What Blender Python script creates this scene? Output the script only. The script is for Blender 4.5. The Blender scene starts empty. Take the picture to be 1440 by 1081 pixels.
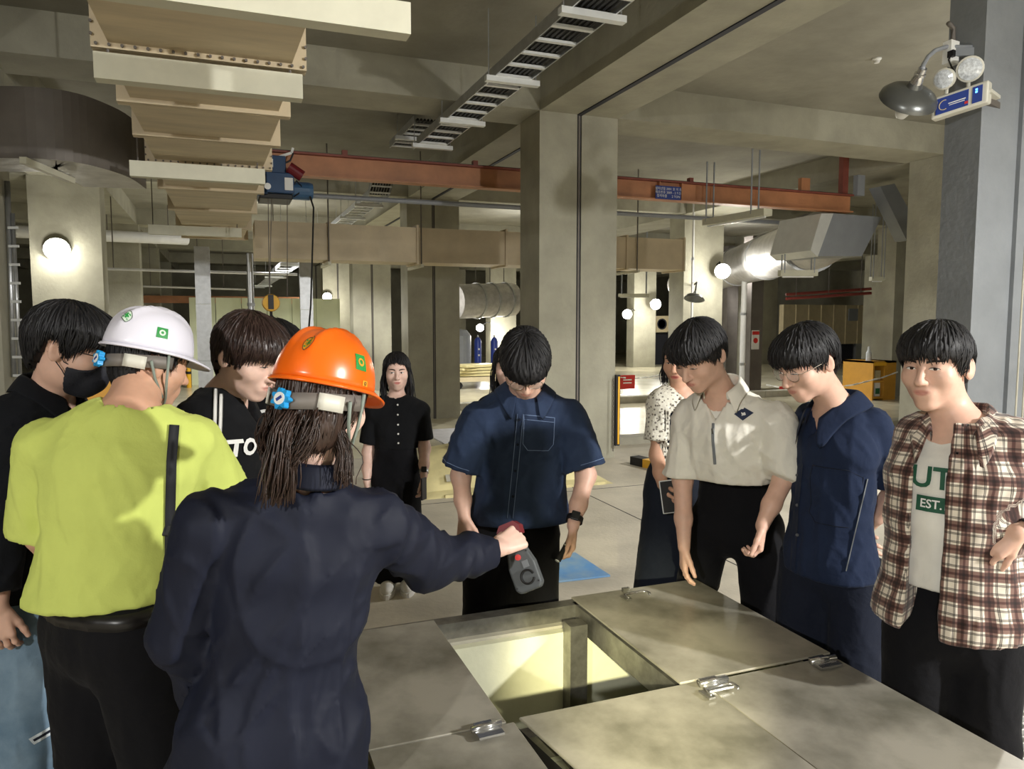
import bpy, math, random
import numpy as np
from mathutils import Vector, Matrix, Euler
random.seed(7); np.random.seed(7)
SC = bpy.context.scene
COL = SC.collection
# ---------------------------------------------------------------- camera
F = 1060.0; CAMH = 1.75
YAW = math.atan2(410, 1064); PIT = math.atan2(90, 1060)
cd = bpy.data.cameras.new('camera'); cam = bpy.data.objects.new('camera', cd); COL.objects.link(cam)
cd.sensor_width = 36; cd.sensor_fit = 'HORIZONTAL'; cd.lens = F / 1440 * 36; cd.clip_end = 300
cam.location = (0, 0, CAMH); cam.rotation_euler = (math.pi / 2 - PIT, 0, -YAW)
SC.camera = cam
FW = np.array([math.sin(YAW) * math.cos(PIT), math.cos(YAW) * math.cos(PIT), -math.sin(PIT)])
RT = np.array([math.cos(YAW), -math.sin(YAW), 0.0]); UP = np.cross(RT, FW); CP = np.array([0, 0, CAMH])
# ---------------------------------------------------------------- world, exposure, lights
w = bpy.data.worlds.new('world'); SC.world = w; w.use_nodes = True
w.node_tree.nodes['Background'].inputs[0].default_value = (.62, .68, .78, 1)
w.node_tree.nodes['Background'].inputs[1].default_value = 0.42
vs = SC.view_settings; vs.view_transform = 'Standard'; vs.look = 'None'; vs.exposure = 0.0; vs.gamma = 1; vs.use_curve_mapping = False
def point(name, loc, power, color=(1, .95, .82), r=.08):
    l = bpy.data.lights.new(name, 'POINT'); l.energy = power; l.color = color; l.shadow_soft_size = r
    o = bpy.data.objects.new(name, l); o.location = loc; COL.objects.link(o); return o
# unseen lights: key set by the cast shadows, the rest fill added for brightness
def dome(name, loc, power, spread, color=(1, .985, .95), r=.09, tilt=(0, 0)):
    """unseen light shaped as under a dome shade: wide spot down, weak point around"""
    l = bpy.data.lights.new(name, 'SPOT'); l.energy = power; l.color = color; l.shadow_soft_size = r; l.spot_size = 2.75; l.spot_blend = .35
    o = bpy.data.objects.new(name, l); o.location = loc; o.rotation_euler = (tilt[0], tilt[1], 0); COL.objects.link(o)
    point(name + '_spill', loc, spread, color, r)
dome('key_lamp_light', (4.4, -1.9, 3.05), 1100, 400, tilt=(.35, .3))
dome('side_fill_light', (-3.2, -2.8, 3.1), 520, 180, tilt=(.35, -.3))  # added fill from behind left, no lamp body there
dome('aisle_fill_light', (8.2, 4.6, 3.3), 820, 110)  # added to brighten the aisle floor
dome('far_fill_light', (1.2, 19.5, 3.7), 900, 60)  # three lights added to brighten the far bays and panel wall
dome('far_fill_light', (7.6, 19.0, 3.7), 700, 60)
dome('far_fill_light', (14.2, 18.5, 3.7), 800, 60)
# ---------------------------------------------------------------- pixel helpers
def ray(px, py): return FW + RT * (px - 720) / F + UP * (540.5 - py) / F
def U(px, py, d): return CP + d * ray(px, py)
def G(px, py, z=0.0): r = ray(px, py); return CP + r * ((z - CAMH) / r[2])
def PYp(px, py, Y): r = ray(px, py); return CP + r * (Y / r[1])
def PXp(px, py, X): r = ray(px, py); return CP + r * (X / r[0])
def V(*a): return np.array(a, dtype=float)
def nrm(v): v = np.asarray(v, float); return v / (np.linalg.norm(v) + 1e-12)
# ---------------------------------------------------------------- materials
MATS = {}
def lin(c):
    return tuple((x / 12.92 if x <= .04045 else ((x + .055) / 1.055) ** 2.4) for x in (v / 255 for v in c))
def mat(name, col, rough=.6, metal=0, var=0.0, scale=4, bump=0, bscale=60, emit=0, alpha=1, trans=0, col2=None, stretch=(1, 1, 1), spec=.5, sheen=0, contrast=(.35, .65), rvar=0):
    if name in MATS: return MATS[name]
    m = bpy.data.materials.new(name); m.use_nodes = True; nt = m.node_tree; b = nt.nodes['Principled BSDF']
    c = lin(col); b.inputs['Base Color'].default_value = (*c, 1)
    b.inputs['Roughness'].default_value = rough; b.inputs['Metallic'].default_value = metal
    b.inputs['Specular IOR Level'].default_value = spec
    if sheen: b.inputs['Sheen Weight'].default_value = sheen
    if trans: b.inputs['Transmission Weight'].default_value = trans
    if alpha < 1: b.inputs['Alpha'].default_value = alpha
    if emit:
        b.inputs['Emission Color'].default_value = (*c, 1); b.inputs['Emission Strength'].default_value = emit
    if var or col2 or bump:
        tc = nt.nodes.new('ShaderNodeTexCoord'); mp = nt.nodes.new('ShaderNodeMapping'); mp.inputs['Scale'].default_value = stretch
        nt.links.new(tc.outputs['Object'], mp.inputs[0])
    if var or col2:
        n = nt.nodes.new('ShaderNodeTexNoise'); n.inputs['Scale'].default_value = scale; n.inputs['Detail'].default_value = 7; n.inputs['Roughness'].default_value = .6
        nt.links.new(mp.outputs[0], n.inputs['Vector'])
        rp = nt.nodes.new('ShaderNodeValToRGB'); rp.color_ramp.elements[0].position = contrast[0]; rp.color_ramp.elements[1].position = contrast[1]
        c2 = lin(col2) if col2 else tuple(max(0, x * (1 - var)) for x in c)
        c1 = c if col2 else tuple(min(1, x * (1 + var * .6)) for x in c)
        rp.color_ramp.elements[0].color = (*c2, 1); rp.color_ramp.elements[1].color = (*c1, 1)
        nt.links.new(n.outputs['Fac'], rp.inputs[0]); nt.links.new(rp.outputs[0], b.inputs['Base Color'])
        if rvar:
            mr = nt.nodes.new('ShaderNodeMapRange'); mr.inputs['To Min'].default_value = rough - rvar; mr.inputs['To Max'].default_value = rough + rvar
            nt.links.new(n.outputs['Fac'], mr.inputs['Value']); nt.links.new(mr.outputs[0], b.inputs['Roughness'])
    if bump:
        n2 = nt.nodes.new('ShaderNodeTexNoise'); n2.inputs['Scale'].default_value = bscale; n2.inputs['Detail'].default_value = 5
        nt.links.new(mp.outputs[0], n2.inputs['Vector'])
        bp = nt.nodes.new('ShaderNodeBump'); bp.inputs['Strength'].default_value = bump; bp.inputs['Distance'].default_value = .02
        nt.links.new(n2.outputs['Fac'], bp.inputs['Height']); nt.links.new(bp.outputs[0], b.inputs['Normal'])
    MATS[name] = m; return m
mat('concrete', (162, 159, 142), .8, var=.16, scale=1.6, bump=.25, bscale=18)
mat('concrete_ceiling', (148, 145, 132), .85, var=.22, scale=.9, bump=.25, bscale=12)
mat('floor_concrete', (200, 192, 174), .62, var=.22, scale=1.3, bump=.15, bscale=30, rvar=.12)
mat('floor_epoxy', (205, 198, 172), .22, var=.18, scale=.8, bump=.06, bscale=3, rvar=.1)
mat('joint', (44, 46, 54), .7)
mat('steel_plate', (176, 171, 158), .42, .30, col2=(120, 117, 104), scale=2.2, bump=.03, bscale=8, rvar=.14, contrast=(.38, .6))
mat('steel_frame', (150, 148, 140), .35, .8, var=.3, scale=14, bump=.05, bscale=40)
mat('galv', (190, 192, 194), .38, .85, var=.12, scale=9)
mat('galv_white', (226, 228, 226), .4, .25, var=.05, scale=6)
mat('pit', (214, 214, 186), .75, var=.1, scale=3, bump=.1, bscale=20)
mat('duct_cream', (206, 190, 160), .6, var=.14, scale=1.4, stretch=(1, 5, 1), bump=.12, bscale=8)
mat('duct_bar', (206, 204, 184), .55, var=.06, scale=5)
mat('foil', (196, 194, 194), .45, .7, var=.15, scale=6, bump=.35, bscale=9)
mat('duct_dark', (112, 106, 100), .6, .2, var=.2, scale=2)
mat('duct_grey', (150, 154, 160), .5, .1, var=.06)
mat('crane_orange', (188, 130, 92), .5, var=.18, scale=2.5)
mat('crane_red', (138, 74, 62), .55, var=.15, scale=4)
mat('crane_green', (52, 66, 62), .6)
mat('hoist_blue', (28, 66, 108), .4, var=.1, scale=8)
mat('hoist_motor', (60, 96, 132), .4)
mat('maroon', (112, 24, 34), .45)
mat('black', (16, 16, 18), .5)
mat('rubber', (24, 24, 26), .7)
mat('cable_black', (28, 28, 30), .5, bump=.8, bscale=120, stretch=(1, .02, 1))
mat('white', (236, 236, 232), .45)
mat('white_pipe', (214, 214, 212), .45, var=.06)
mat('sign_blue', (38, 62, 140), .5)
mat('sign_red', (208, 50, 46), .5)
mat('glow', (255, 252, 240), .5, emit=60)
mat('tube_off', (235, 236, 236), .3)
mat('led_blue', (90, 170, 255), .4, emit=4)
mat('panel_lime', (222, 228, 192), .5, var=.05, scale=2)
mat('chrome', (205, 205, 205), .18, .9)
mat('shade_dark', (104, 106, 104), .3, .6)
mat('glassy', (220, 225, 230), .12, .1, var=.3, scale=60)
mat('beige_plastic', (206, 204, 192), .45)
mat('cream_plastic', (226, 214, 160), .45, var=.1, scale=6)
mat('dark_mat', (84, 82, 76), .8, var=.15, scale=8)
mat('blue_board', (92, 148, 206), .5, col2=(142, 172, 194), scale=5)
mat('yellow', (232, 176, 44), .5)
mat('cab_yellow', (200, 146, 52), .5, var=.08)
mat('dark_void', (34, 36, 46), .8)
mat('drum_blue', (40, 62, 150), .45)
mat('cream_wall', (216, 202, 168), .6, var=.08)
mat('kerb', (176, 172, 156), .75, var=.15, scale=5)
mat('copper_pipe', (140, 62, 54), .5)
mat('clear_glass', (235, 240, 240), .05, trans=1)
mat('grating', (206, 206, 200), .5, .5)
mat('cardboard', (200, 190, 150), .7)
mat('green_label', (40, 110, 70), .5)
mat('shelf_dark', (60, 52, 44), .7)
# ---------------------------------------------------------------- object helpers
ROOT = {}
def tag(o, label=None, cat=None, group=None, kind=None):
    if label: o['label'] = label
    if cat: o['category'] = cat
    if group: o['group'] = group
    if kind: o['kind'] = kind
    return o
def empty(name, loc, label=None, cat=None, group=None, kind=None):
    o = bpy.data.objects.new(name, None); COL.objects.link(o); o.location = [float(v) for v in loc]; o.empty_display_size = .1
    ROOT[o] = V(*loc); return tag(o, label, cat, group, kind)
def rootloc(p):
    while p.parent is not None: p = p.parent
    return ROOT[p]
def mesh_obj(name, v, f, m, parent=None, smooth=False, at=None):
    """v in world coordinates; linked under parent, or top-level with its origin at the base centre"""
    v = np.asarray(v, float)
    if parent is not None: off = rootloc(parent)
    else: off = V((v[:, 0].min() + v[:, 0].max()) / 2, (v[:, 1].min() + v[:, 1].max()) / 2, v[:, 2].min())
    me = bpy.data.meshes.new(name); me.from_pydata((v - off).tolist(), [], f); me.update()
    if smooth: me.polygons.foreach_set('use_smooth', [True] * len(me.polygons))
    for mm in (m if isinstance(m, (list, tuple)) else [m]): me.materials.append(MATS[mm] if isinstance(mm, str) else mm)
    o = bpy.data.objects.new(name, me); COL.objects.link(o)
    if parent is not None: o.parent = parent
    else: o.location = off.tolist(); ROOT[o] = off
    return o
def inst(name, src, parent, delta):
    """copy of a part sharing its mesh, moved by delta"""
    o = bpy.data.objects.new(name, src.data); COL.objects.link(o); o.parent = parent; o.location = [float(x) for x in delta]; return o
class MB:
    def __init__(s): s.v = []; s.f = []; s.mi = []; s.cur = 0
    def add(s, vs_, fs_):
        n = len(s.v); s.v += [tuple(map(float, q)) for q in vs_]; s.f += [tuple(i + n for i in q) for q in fs_]; s.mi += [s.cur] * len(fs_); return s
    def box(s, a, b):
        (x0, y0, z0), (x1, y1, z1) = a, b
        return s.add([(x0, y0, z0), (x1, y0, z0), (x1, y1, z0), (x0, y1, z0), (x0, y0, z1), (x1, y0, z1), (x1, y1, z1), (x0, y1, z1)],
                     [(3, 2, 1, 0), (4, 5, 6, 7), (0, 1, 5, 4), (1, 2, 6, 5), (2, 3, 7, 6), (3, 0, 4, 7)])
    def obox(s, c, ax, ay, az, h):
        """oriented box: centre, three axes, half sizes"""
        c = V(*c); ax, ay, az = nrm(ax) * h[0], nrm(ay) * h[1], nrm(az) * h[2]
        p = [c + i * ax + j * ay + k * az for k in (-1, 1) for i, j in ((-1, -1), (1, -1), (1, 1), (-1, 1))]
        return s.add(p, [(3, 2, 1, 0), (4, 5, 6, 7), (0, 1, 5, 4), (1, 2, 6, 5), (2, 3, 7, 6), (3, 0, 4, 7)])
    def bar(s, a, b, w, h, up=(0, 0, 1)):
        a, b = V(*a), V(*b); d = nrm(b - a); sd = nrm(np.cross(d, up)); u = np.cross(sd, d)
        return s.obox((a + b) / 2, d, sd, u, (np.linalg.norm(b - a) / 2, w / 2, h / 2))
    def tube(s, pts, r, n=8, caps=True):
        pts = [V(*p) for p in pts]; rs = r if hasattr(r, '__len__') else [r] * len(pts); rings = []; u = None
        for i, p in enumerate(pts):
            d = nrm(pts[min(i + 1, len(pts) - 1)] - pts[max(i - 1, 0)])
            if u is None: u = nrm(np.cross(d, (0.3, .2, 1) if abs(d[2]) < .9 else (1, 0, 0)))
            else: u = nrm(u - d * np.dot(u, d))
            vv = np.cross(d, u); rings.append([p + rs[i] * (math.cos(t) * u + math.sin(t) * vv) for t in np.arange(n) * 2 * math.pi / n])
        vs_ = [q for rg in rings for q in rg]; fs = []
        for i in range(len(pts) - 1):
            for j in range(n): fs.append((i * n + j, i * n + (j + 1) % n, (i + 1) * n + (j + 1) % n, (i + 1) * n + j))
        if caps: fs.append(tuple(reversed(range(n)))); fs.append(tuple((len(pts) - 1) * n + j for j in range(n)))
        return s.add(vs_, fs)
    def lathe(s, c, axis, prof, n=20):
        """prof: (distance along axis, radius)"""
        axis = nrm(axis); u = nrm(np.cross(axis, (1, 0, 0) if abs(axis[0]) < .8 else (0, 1, 0))); vv = np.cross(axis, u); c = V(*c); vs_ = []; fs = []
        for a, r in prof:
            for j in range(n): t = j * 2 * math.pi / n; vs_.append(c + axis * a + max(r, 1e-4) * (math.cos(t) * u + math.sin(t) * vv))
        for i in range(len(prof) - 1):
            for j in range(n): fs.append((i * n + j, i * n + (j + 1) % n, (i + 1) * n + (j + 1) % n, (i + 1) * n + j))
        fs.append(tuple(reversed(range(n)))); fs.append(tuple((len(prof) - 1) * n + j for j in range(n)))
        return s.add(vs_, fs)
    def prism(s, poly, ext):
        """poly: list of 3-D points, extruded by vector ext"""
        n = len(poly); e = V(*ext); p = [V(*q) for q in poly]; vs_ = p + [q + e for q in p]
        fs = [tuple(reversed(range(n))), tuple(range(n, 2 * n))] + [(i, (i + 1) % n, n + (i + 1) % n, n + i) for i in range(n)]
        return s.add(vs_, fs)
    def build(s, name, m, parent=None, smooth=False, label=None, cat=None, group=None, kind=None):
        o = mesh_obj(name, s.v, s.f, m, parent, smooth)
        if max(s.mi) > 0: o.data.polygons.foreach_set('material_index', s.mi)
        return tag(o, label, cat, group, kind)
def smooth_by_angle(o, ang=40):
    o.data.polygons.foreach_set('use_smooth', [True] * len(o.data.polygons))
    e = o.data; e.update()
    try: e.set_sharp_from_angle(angle=math.radians(ang))
    except Exception: pass
    return o
def text_mesh(s, size=1.0, bold=0.0, font=None):
    """flat text as vertices in the xy plane, centred, and faces"""
    c = bpy.data.curves.new('t', 'FONT'); c.body = s; c.size = size; c.align_x = 'CENTER'; c.align_y = 'CENTER'; c.offset = bold; c.resolution_u = 3
    o = bpy.data.objects.new('t', c); COL.objects.link(o); bpy.context.view_layer.update()
    me = o.to_mesh(); v = np.array([q.co[:] for q in me.vertices]).reshape(-1, 3); f = [tuple(p.vertices) for p in me.polygons]
    o.to_mesh_clear(); bpy.data.objects.remove(o); bpy.data.curves.remove(c)
    return v, f
def flat_text(name, s, size, origin, ax, ay, m, parent, bold=0.0, lift=.002):
    v, f = text_mesh(s, size, bold)
    if not len(v): return None
    ax, ay = nrm(ax), nrm(ay); n = np.cross(ax, ay)
    p = V(*origin) + v[:, :1] * ax + v[:, 1:2] * ay + n * lift
    return mesh_obj(name, p, f, m, parent)
def bevel(o, w=.006, seg=2):
    m = o.modifiers.new('bevel', 'BEVEL'); m.width = w; m.segments = seg; m.limit_method = 'ANGLE'; return o
# ================================================================ SETTING
LOW = -0.30; YSTEP = 9.55
SOF, SLAB = 4.23, 4.65
CX = [-9.07, -2.47, 4.13, 10.73, 17.33, 23.93]; RY = [1.69, 8.44, 15.2, 22.0, 28.8, 35.6]
MB().box((-16, -9, -.3), (30, 1.06, 0)).box((-16, 1.06, -.3), (.32, 2.62, 0)).box((1.84, 1.06, -.3), (30, 2.62, 0)).box((-16, 2.62, -.3), (30, YSTEP, 0)).build('floor', 'floor_concrete', kind='structure')
MB().box((-16, YSTEP, LOW - .3), (30, 43, LOW)).build('floor_far', 'floor_epoxy', kind='structure')
MB().box((-16, -9, SLAB), (30, 43, SLAB + .3)).build('ceiling', 'concrete_ceiling', kind='structure')
MB().box((-16.3, -9, LOW), (-16, 43, SLAB)).build('wall_left', 'concrete', kind='structure')
MB().box((30, -9, LOW), (30.3, 43, SLAB)).build('wall_right', 'concrete', kind='structure')
MB().box((-16.3, 43, LOW), (30.3, 43.3, SLAB)).build('wall_back', 'concrete', kind='structure')
MB().box((-16.3, -9.3, 0), (30.3, -9, SLAB)).build('wall_front', 'concrete', kind='structure')
for i, x in enumerate(CX):
    b = MB().box((x - .52, -9, SOF), (x + .52, 43, SLAB)).build('beam', 'concrete', kind='structure')
    if i in (2,):
        MB().box((x - .03, -9, SOF - .012), (x + .03, 43, SOF + .01)).build('joint_strip', 'joint', b)
for y in RY:
    MB().box((-16, y, SOF + .004), (30, y + .72, SLAB)).build('beam', 'concrete', kind='structure')
for i, x in enumerate(CX):
    for j, y in enumerate(RY):
        if j == 0: continue
        wd = .525 if j == 1 else .55
        z0 = 0 if y < YSTEP else LOW
        g = .03
        c = empty('column', (x, y, z0), kind='structure')
        if i == 2:
            MB().box((x - wd, y + .001, z0), (x - g, y + .62, SOF)).build('column_half', 'concrete', c)
            MB().box((x + g, y + .001, z0), (x + wd, y + .62, SOF)).build('column_half', 'concrete', c)
            MB().box((x - g, y + .02, z0), (x + g, y + .6, SOF)).build('joint_strip', 'joint', c)
            MB().box((x - .012, y + .004, z0), (x + .012, y + .03, SOF)).build('cover_strip', 'duct_dark', c)
        else:
            MB().box((x - wd, y + .001, z0), (x + wd, y + .62, SOF)).build('column_body', 'concrete', c)
# near pier by the lamp, right of the walkway
pB = empty('pillar', (5.3, 3.7, 0), kind='structure')
mat('concrete_blue', (128, 132, 136), .75, var=.12, scale=2, bump=.2, bscale=20)
MB().box((4.70, 3.63, 0), (5.05, 3.90, SLAB)).build('pillar_body', 'concrete_blue', pB)
MB().box((5.05, 3.60, 0), (6.2, 3.90, SLAB)).build('pillar_facing', 'concrete_blue', pB)
for xx in (5.13, 5.2):
    MB().box((xx, 3.593, 0), (xx + .012, 3.61, SLAB)).build('joint_strip', 'kerb', pB)
# ladder of kerb at the step and second kerb on the far floor
k = empty('kerb', (12, YSTEP, 0), kind='structure')
x = 5.0
for q in range(20):
    MB().box((x, YSTEP - .28, 0), (x + 1.18, YSTEP, .1)).build('kerb_stone', 'kerb', k); x += 1.2
k2 = empty('kerb', (10, 16.4, LOW), kind='structure'); x = 4.0
for q in range(20):
    MB().box((x, 16.35, LOW), (x + 1.18, 16.65, LOW + .16)).build('kerb_stone', 'kerb', k2); x += 1.2
# saw-cut joints of the floor
for n, (a, b) in enumerate((((-16, 6.9), (30, 6.908)),)):
    MB().box((a[0], a[1], 0.0), (b[0], b[1], .002)).build('floor_line', 'joint', kind='structure')
for xx in (-1.4, 3.4, 5.9):
    MB().box((xx, 2.7, 0.0), (xx + .008, YSTEP - .3, .002)).build('floor_line', 'joint', kind='structure')
# ================================================================ HATCH PLATFORM
PH = .65; PX0, PX1, PY0, PY1 = .32, 1.84, 1.06, 2.62
HX0, HX1, HY0, HY1 = .70, 1.26, 1.865, 2.60
YM = 1.86
pf = empty('hatch_platform', (1.05, 1.8, 0), 'raised concrete sump with stainless steel hatch frame, open over one lit square pit', 'platform')
m = MB(); t = .06
m.box((PX0, PY0, 0), (PX0 + t, PY1, PH - .07)).box((PX1 - t, PY0, 0), (PX1, PY1, PH - .07)).box((PX0, PY0, 0), (PX1, PY0 + t, PH - .07)).box((PX0, PY1 - t, 0), (PX1, PY1, PH - .07))
m.build('sump_wall', 'kerb', pf)
m = MB()
pit = -1.0
m.box((PX0, PY1 - .10, pit), (PX1, PY1 - .065, PH - .08)).box((PX0 + .02, PY0, pit), (PX0 + .06, PY1, PH - .08)).box((PX1 - .1, PY0, pit), (PX1 - .065, PY1, PH - .08)).box((PX0, PY0 + .065, pit), (PX1, PY0 + .1, PH - .08)).box((PX0, PY0, pit - .05), (PX1, PY1, pit))
m.build('pit_lining', 'pit', pf)
m = MB()   # ledge low in the pit
m.box((PX0 + .05, PY1 - .22, .02), (PX1 - .1, PY1 - .09, .06))
m.build('pit_ledge', 'pit', pf)
def angle_bar(a, b, w, h): return MB().bar(a, b, w, h).build('frame_bar', 'steel_frame', pf)
zt = PH - .055
angle_bar((PX0, HY1 + .02, zt), (PX1, HY1 + .02, zt), .06, .09)
angle_bar((HX1 + .03, PY0, zt), (HX1 + .03, PY1, zt), .05, .09)
angle_bar((HX0 - .03, PY0, zt), (HX0 - .03, PY1, zt), .05, .09)
angle_bar((PX0, YM - .02, zt - .012), (PX1, YM - .02, zt - .012), .05, .07)
MB().box((1.18, 2.455, pit), (1.25, 2.52, PH - .035)).build('pit_post', 'steel_frame', pf)
MB().bar((PX0, 2.28, -.02), (PX1 - .1, 2.28, -.02), .05, .06).build('pit_rail', 'steel_frame', pf)
def plate(name, poly, z=PH, th=.008, label=None):
    o = MB().prism([(x, y, z - th) for x, y in poly], (0, 0, th)).build(name, 'steel_plate', label=label, cat='hatch cover', group='steel hatch covers')
    o.modifiers.new('bevel', 'BEVEL').width = .002
    return o
plate('hatch_plate', [(PX0, YM), (HX0, YM), (HX0, PY1), (PX0, PY1)], label='closed steel hatch plate between the open pit and the woman in orange helmet')
plate('hatch_plate', [(HX1, YM), (PX1, YM), (PX1, PY1), (HX1, PY1)], z=PH + .012, label='stained steel hatch plate beside the open pit, with two men behind its edge')
plate('hatch_plate', [(PX0, PY0), (.72, PY0), (.72, YM - .006), (PX0, YM - .006)], label='steel hatch plate below the latch and next to a dark wedge gap')
plate('hatch_plate', [(.86, PY0), (1.325, PY0), (1.325, YM - .006), (.735, YM - .006)], z=PH + .010, label='steel hatch plate under the near lip of the open pit')
plate('hatch_plate', [(1.332, PY0), (PX1, PY0), (PX1, YM - .006), (1.332, YM - .006)], z=PH + .004, label='shadowed steel hatch plate in front of the man in plaid shirt')
MB().prism([(.724, PY0, PH - .03), (.858, PY0, PH - .03), (.735, YM, PH - .03)], (0, 0, .006)).build('gap_shade', 'rubber', pf)  # dark filler standing in for the shade inside the open wedge gap
def hinge(px, py, ang, w=.11, lab=''):
    p = G(px, py, PH + .01); h = empty('hinge', p, lab, 'hinge', 'hinges of the hatch covers')
    d = V(math.cos(ang), math.sin(ang), 0); s = V(-d[1], d[0], 0)
    MB().tube([p - d * w / 2 + V(0, 0, .01), p + d * w / 2 + V(0, 0, .01)], .009, 10).build('pin', 'chrome', h, True)
    MB().obox(p - s * .022 + V(0, 0, .004), d, s, (0, 0, 1), (w * .42, .02, .003)).build('leaf_plate', 'chrome', h)
    MB().obox(p + s * .018 + V(0, 0, .004), d, s, (0, 0, 1), (w * .3, .016, .003)).build('leaf_plate', 'chrome', h)
hinge(684, 1026, .05, .085, 'small bright latch hinge at the corner of the open pit')
hinge(1003, 962, .0, .10, 'dark weathered hinge between open pit and shadowed plate')
hinge(1157, 931, .0, .10, 'bright hinge near the outer edge of the hatch platform')
def lift_ring(px, py, lab):
    p = G(px, py, PH + .016); h = empty('lift_handle', p, lab, 'handle', 'lift handles of the hatch covers')
    d = V(1, .08, 0); s = V(-.08, 1, 0)
    pts = [p + d * a * .052 + s * b * .022 + V(0, 0, .006) for a, b in ((-1, -.6), (-.9, 1), (.7, 1), (1, .5), (1, -.4), (.8, -.8))]
    MB().tube(pts, .004, 6).build('bail', 'chrome', h, True)
    MB().obox(p - d * .055 + V(0, 0, .002), d, s, (0, 0, 1), (.012, .022, .003)).build('seat_plate', 'steel_frame', h)
lift_ring(897, 838, 'wire lift handle on the stained plate near the denim-shirted man')
lift_ring(1016, 972, 'wire lift handle by the dark weathered hinge')
MB().obox(G(880, 829, PH + .02), (1, 0, 0), (0, 1, 0), (0, 0, 1), (.015, .008, .008)).build('latch_stop', 'steel_frame', pf)
# floor grating beside the platform: bearing bars and cross rods, laid in a rim
gr = empty('floor_grating', (2.9, 2.2, 0), 'galvanised bar grating set in the floor behind the man in plaid shirt', 'grating')
gx0, gx1, gy0, gy1 = 2.45, 3.85, 1.2, 2.78
MB().box((gx0, gy0, .001), (gx1, gy1, .004)).build('drain_bed', 'dark_void', gr)
src = None; n = 0
y = gy0
while y < gy1:
    if src is None: src = MB().box((gx0, y, .004), (gx1, y + .008, .03)).build('bearing_bar', 'grating', gr)
    else: inst('bearing_bar', src, gr, (0, y - gy0, 0))
    y += .036
src = None; x = gx0
while x < gx1:
    if src is None: src = MB().box((x, gy0, .018), (x + .008, gy1, .03)).build('cross_bar', 'grating', gr)
    else: inst('cross_bar', src, gr, (x - gx0, 0, 0))
    x += .1
# ================================================================ DUCT OVERHEAD (runs away from the camera)
dz = 3.10
dc = empty('cream_duct', (-.05, 8, dz), 'cream fibreglass duct of flanged sections running overhead past the crane', 'duct')
secs = [2.6, 3.45, 4.36, 5.35, 6.25, 7.25, 8.6, 10.2, 12.0, 13.6]
for a, b in zip(secs[:-1], secs[1:]):
    m = MB()
    prof = lambda y, s: [(-.47 * s - .02, y, dz + .02), (-.47 * s - .02, y, dz + .45), (.41 * s, y, dz + .45), (.41 * s, y, dz + .02)]
    m.add(prof(a, 1.03) + prof(b, .97), [(0, 1, 2, 3), (7, 6, 5, 4), (0, 4, 5, 1), (1, 5, 6, 2), (2, 6, 7, 3), (3, 7, 4, 0)])
    s = m.build('duct_section', 'duct_cream', dc)
    for yy in (a + .005, b - .045):
        MB().box((-.555, yy, dz - .008), (.475, yy + .04, dz + .5)).build('flange', 'duct_cream', s)
b0 = None
for y in (3.45, 4.36, 7.25):
    for x, z in [(x, dz + .006) for x in np.arange(-.53, .47, .058)] + [(x, z) for z in (dz + .05, dz + .11) for x in (-.55, .47)]:
        if b0 is None: b0 = MB().lathe((x, y - .052, z), (0, -1, 0), [(0, .008), (.012, .008), (.012, .001)], 6).build('bolt', 'duct_dark', dc); bq = V(x, y, z)
        else: inst('bolt', b0, dc, V(x, y, z) - bq)
BARS = []
for pl, pr in (((120, -20), (578, 48)), ((130, 105), (425, 142)), ((180, 243), (372, 262)), ((208, 328), (340, 334))):
    ql, qr = G(*pl, dz - .165), G(*pr, dz - .165); BARS.append(((ql[1] + qr[1]) / 2 if pl[1] > 0 else qr[1], ql[0], qr[0]))
for i, (y, x0, x1) in enumerate(BARS):
    hb = empty('support_bar', ((x0 + x1) / 2, y, dz - .12), ['pale channel bar under the cream duct at its widest bolted flange', 'pale channel bar crossing under the cream duct, next after the widest one', 'pale channel bar under the cream duct beside the blue hoist', 'pale channel bar under the far end of the cream duct'][i], 'support bar', 'channel bars under the cream duct')
    MB().box((x0, y, dz - .165), (x1, y + .015, dz - .038)).box((x0, y + .0152, dz - .05), (x1, y + .09, dz - .0385)).box((x0, y + .0152, dz - .1645), (x1, y + .09, dz - .153)).build('channel', 'duct_bar', hb)
    for xx in (x0 + .06, x1 - .06): MB().tube([(xx, y + .05, dz - .11), (xx, y + .05, SLAB)], .007, 6).build('hanger_rod', 'duct_dark', hb)
# silver duct curving in from the left; lit underside, shaded sides as colours
fd = empty('curved_duct', (-2.6, 5.6, 2.9), 'silver duct, dark sides and bright underside coloured as lit, curving in toward the cream duct', 'duct')
def sweep(path, w, h, z0, drop):
    v = []; f = []; n = len(path)
    for i, (x, y) in enumerate(path):
        d = nrm(V(*path[min(i + 1, n - 1)], 0) - V(*path[max(i - 1, 0)], 0)); s = V(d[1], -d[0], 0); z = z0 + drop[i]
        for a, b in ((0, 0), (0, h), (w, h), (w, 0)): v.append(V(x, y, z + b) - s * a)
    for i in range(n - 1):
        for j in range(4): f.append((i * 4 + j, i * 4 + (j + 1) % 4, i * 4 + 4 + (j + 1) % 4, i * 4 + 4 + j))
    f.append((3, 2, 1, 0)); f.append(tuple((n - 1) * 4 + j for j in range(4)))
    return v, f
base = [G(x, y, 3.02) for x, y in ((-120, 222), (5, 222), (60, 223), (110, 228), (150, 238), (185, 250), (206, 266))]
path = [(p[0], p[1]) for p in base]
for _ in range(2): path = [path[0]] + [((a[0] * (3 - 2 * k) + b[0] * (1 + 2 * k)) / 4, (a[1] * (3 - 2 * k) + b[1] * (1 + 2 * k)) / 4) for a, b in zip(path[:-1], path[1:]) for k in (0, 1)] + [path[-1]]
v, f = sweep(path, .55, .55, 3.02, [0] * len(path))
o = mesh_obj('duct_shell', v, f, ['duct_dark', 'foil'], fd)
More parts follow.
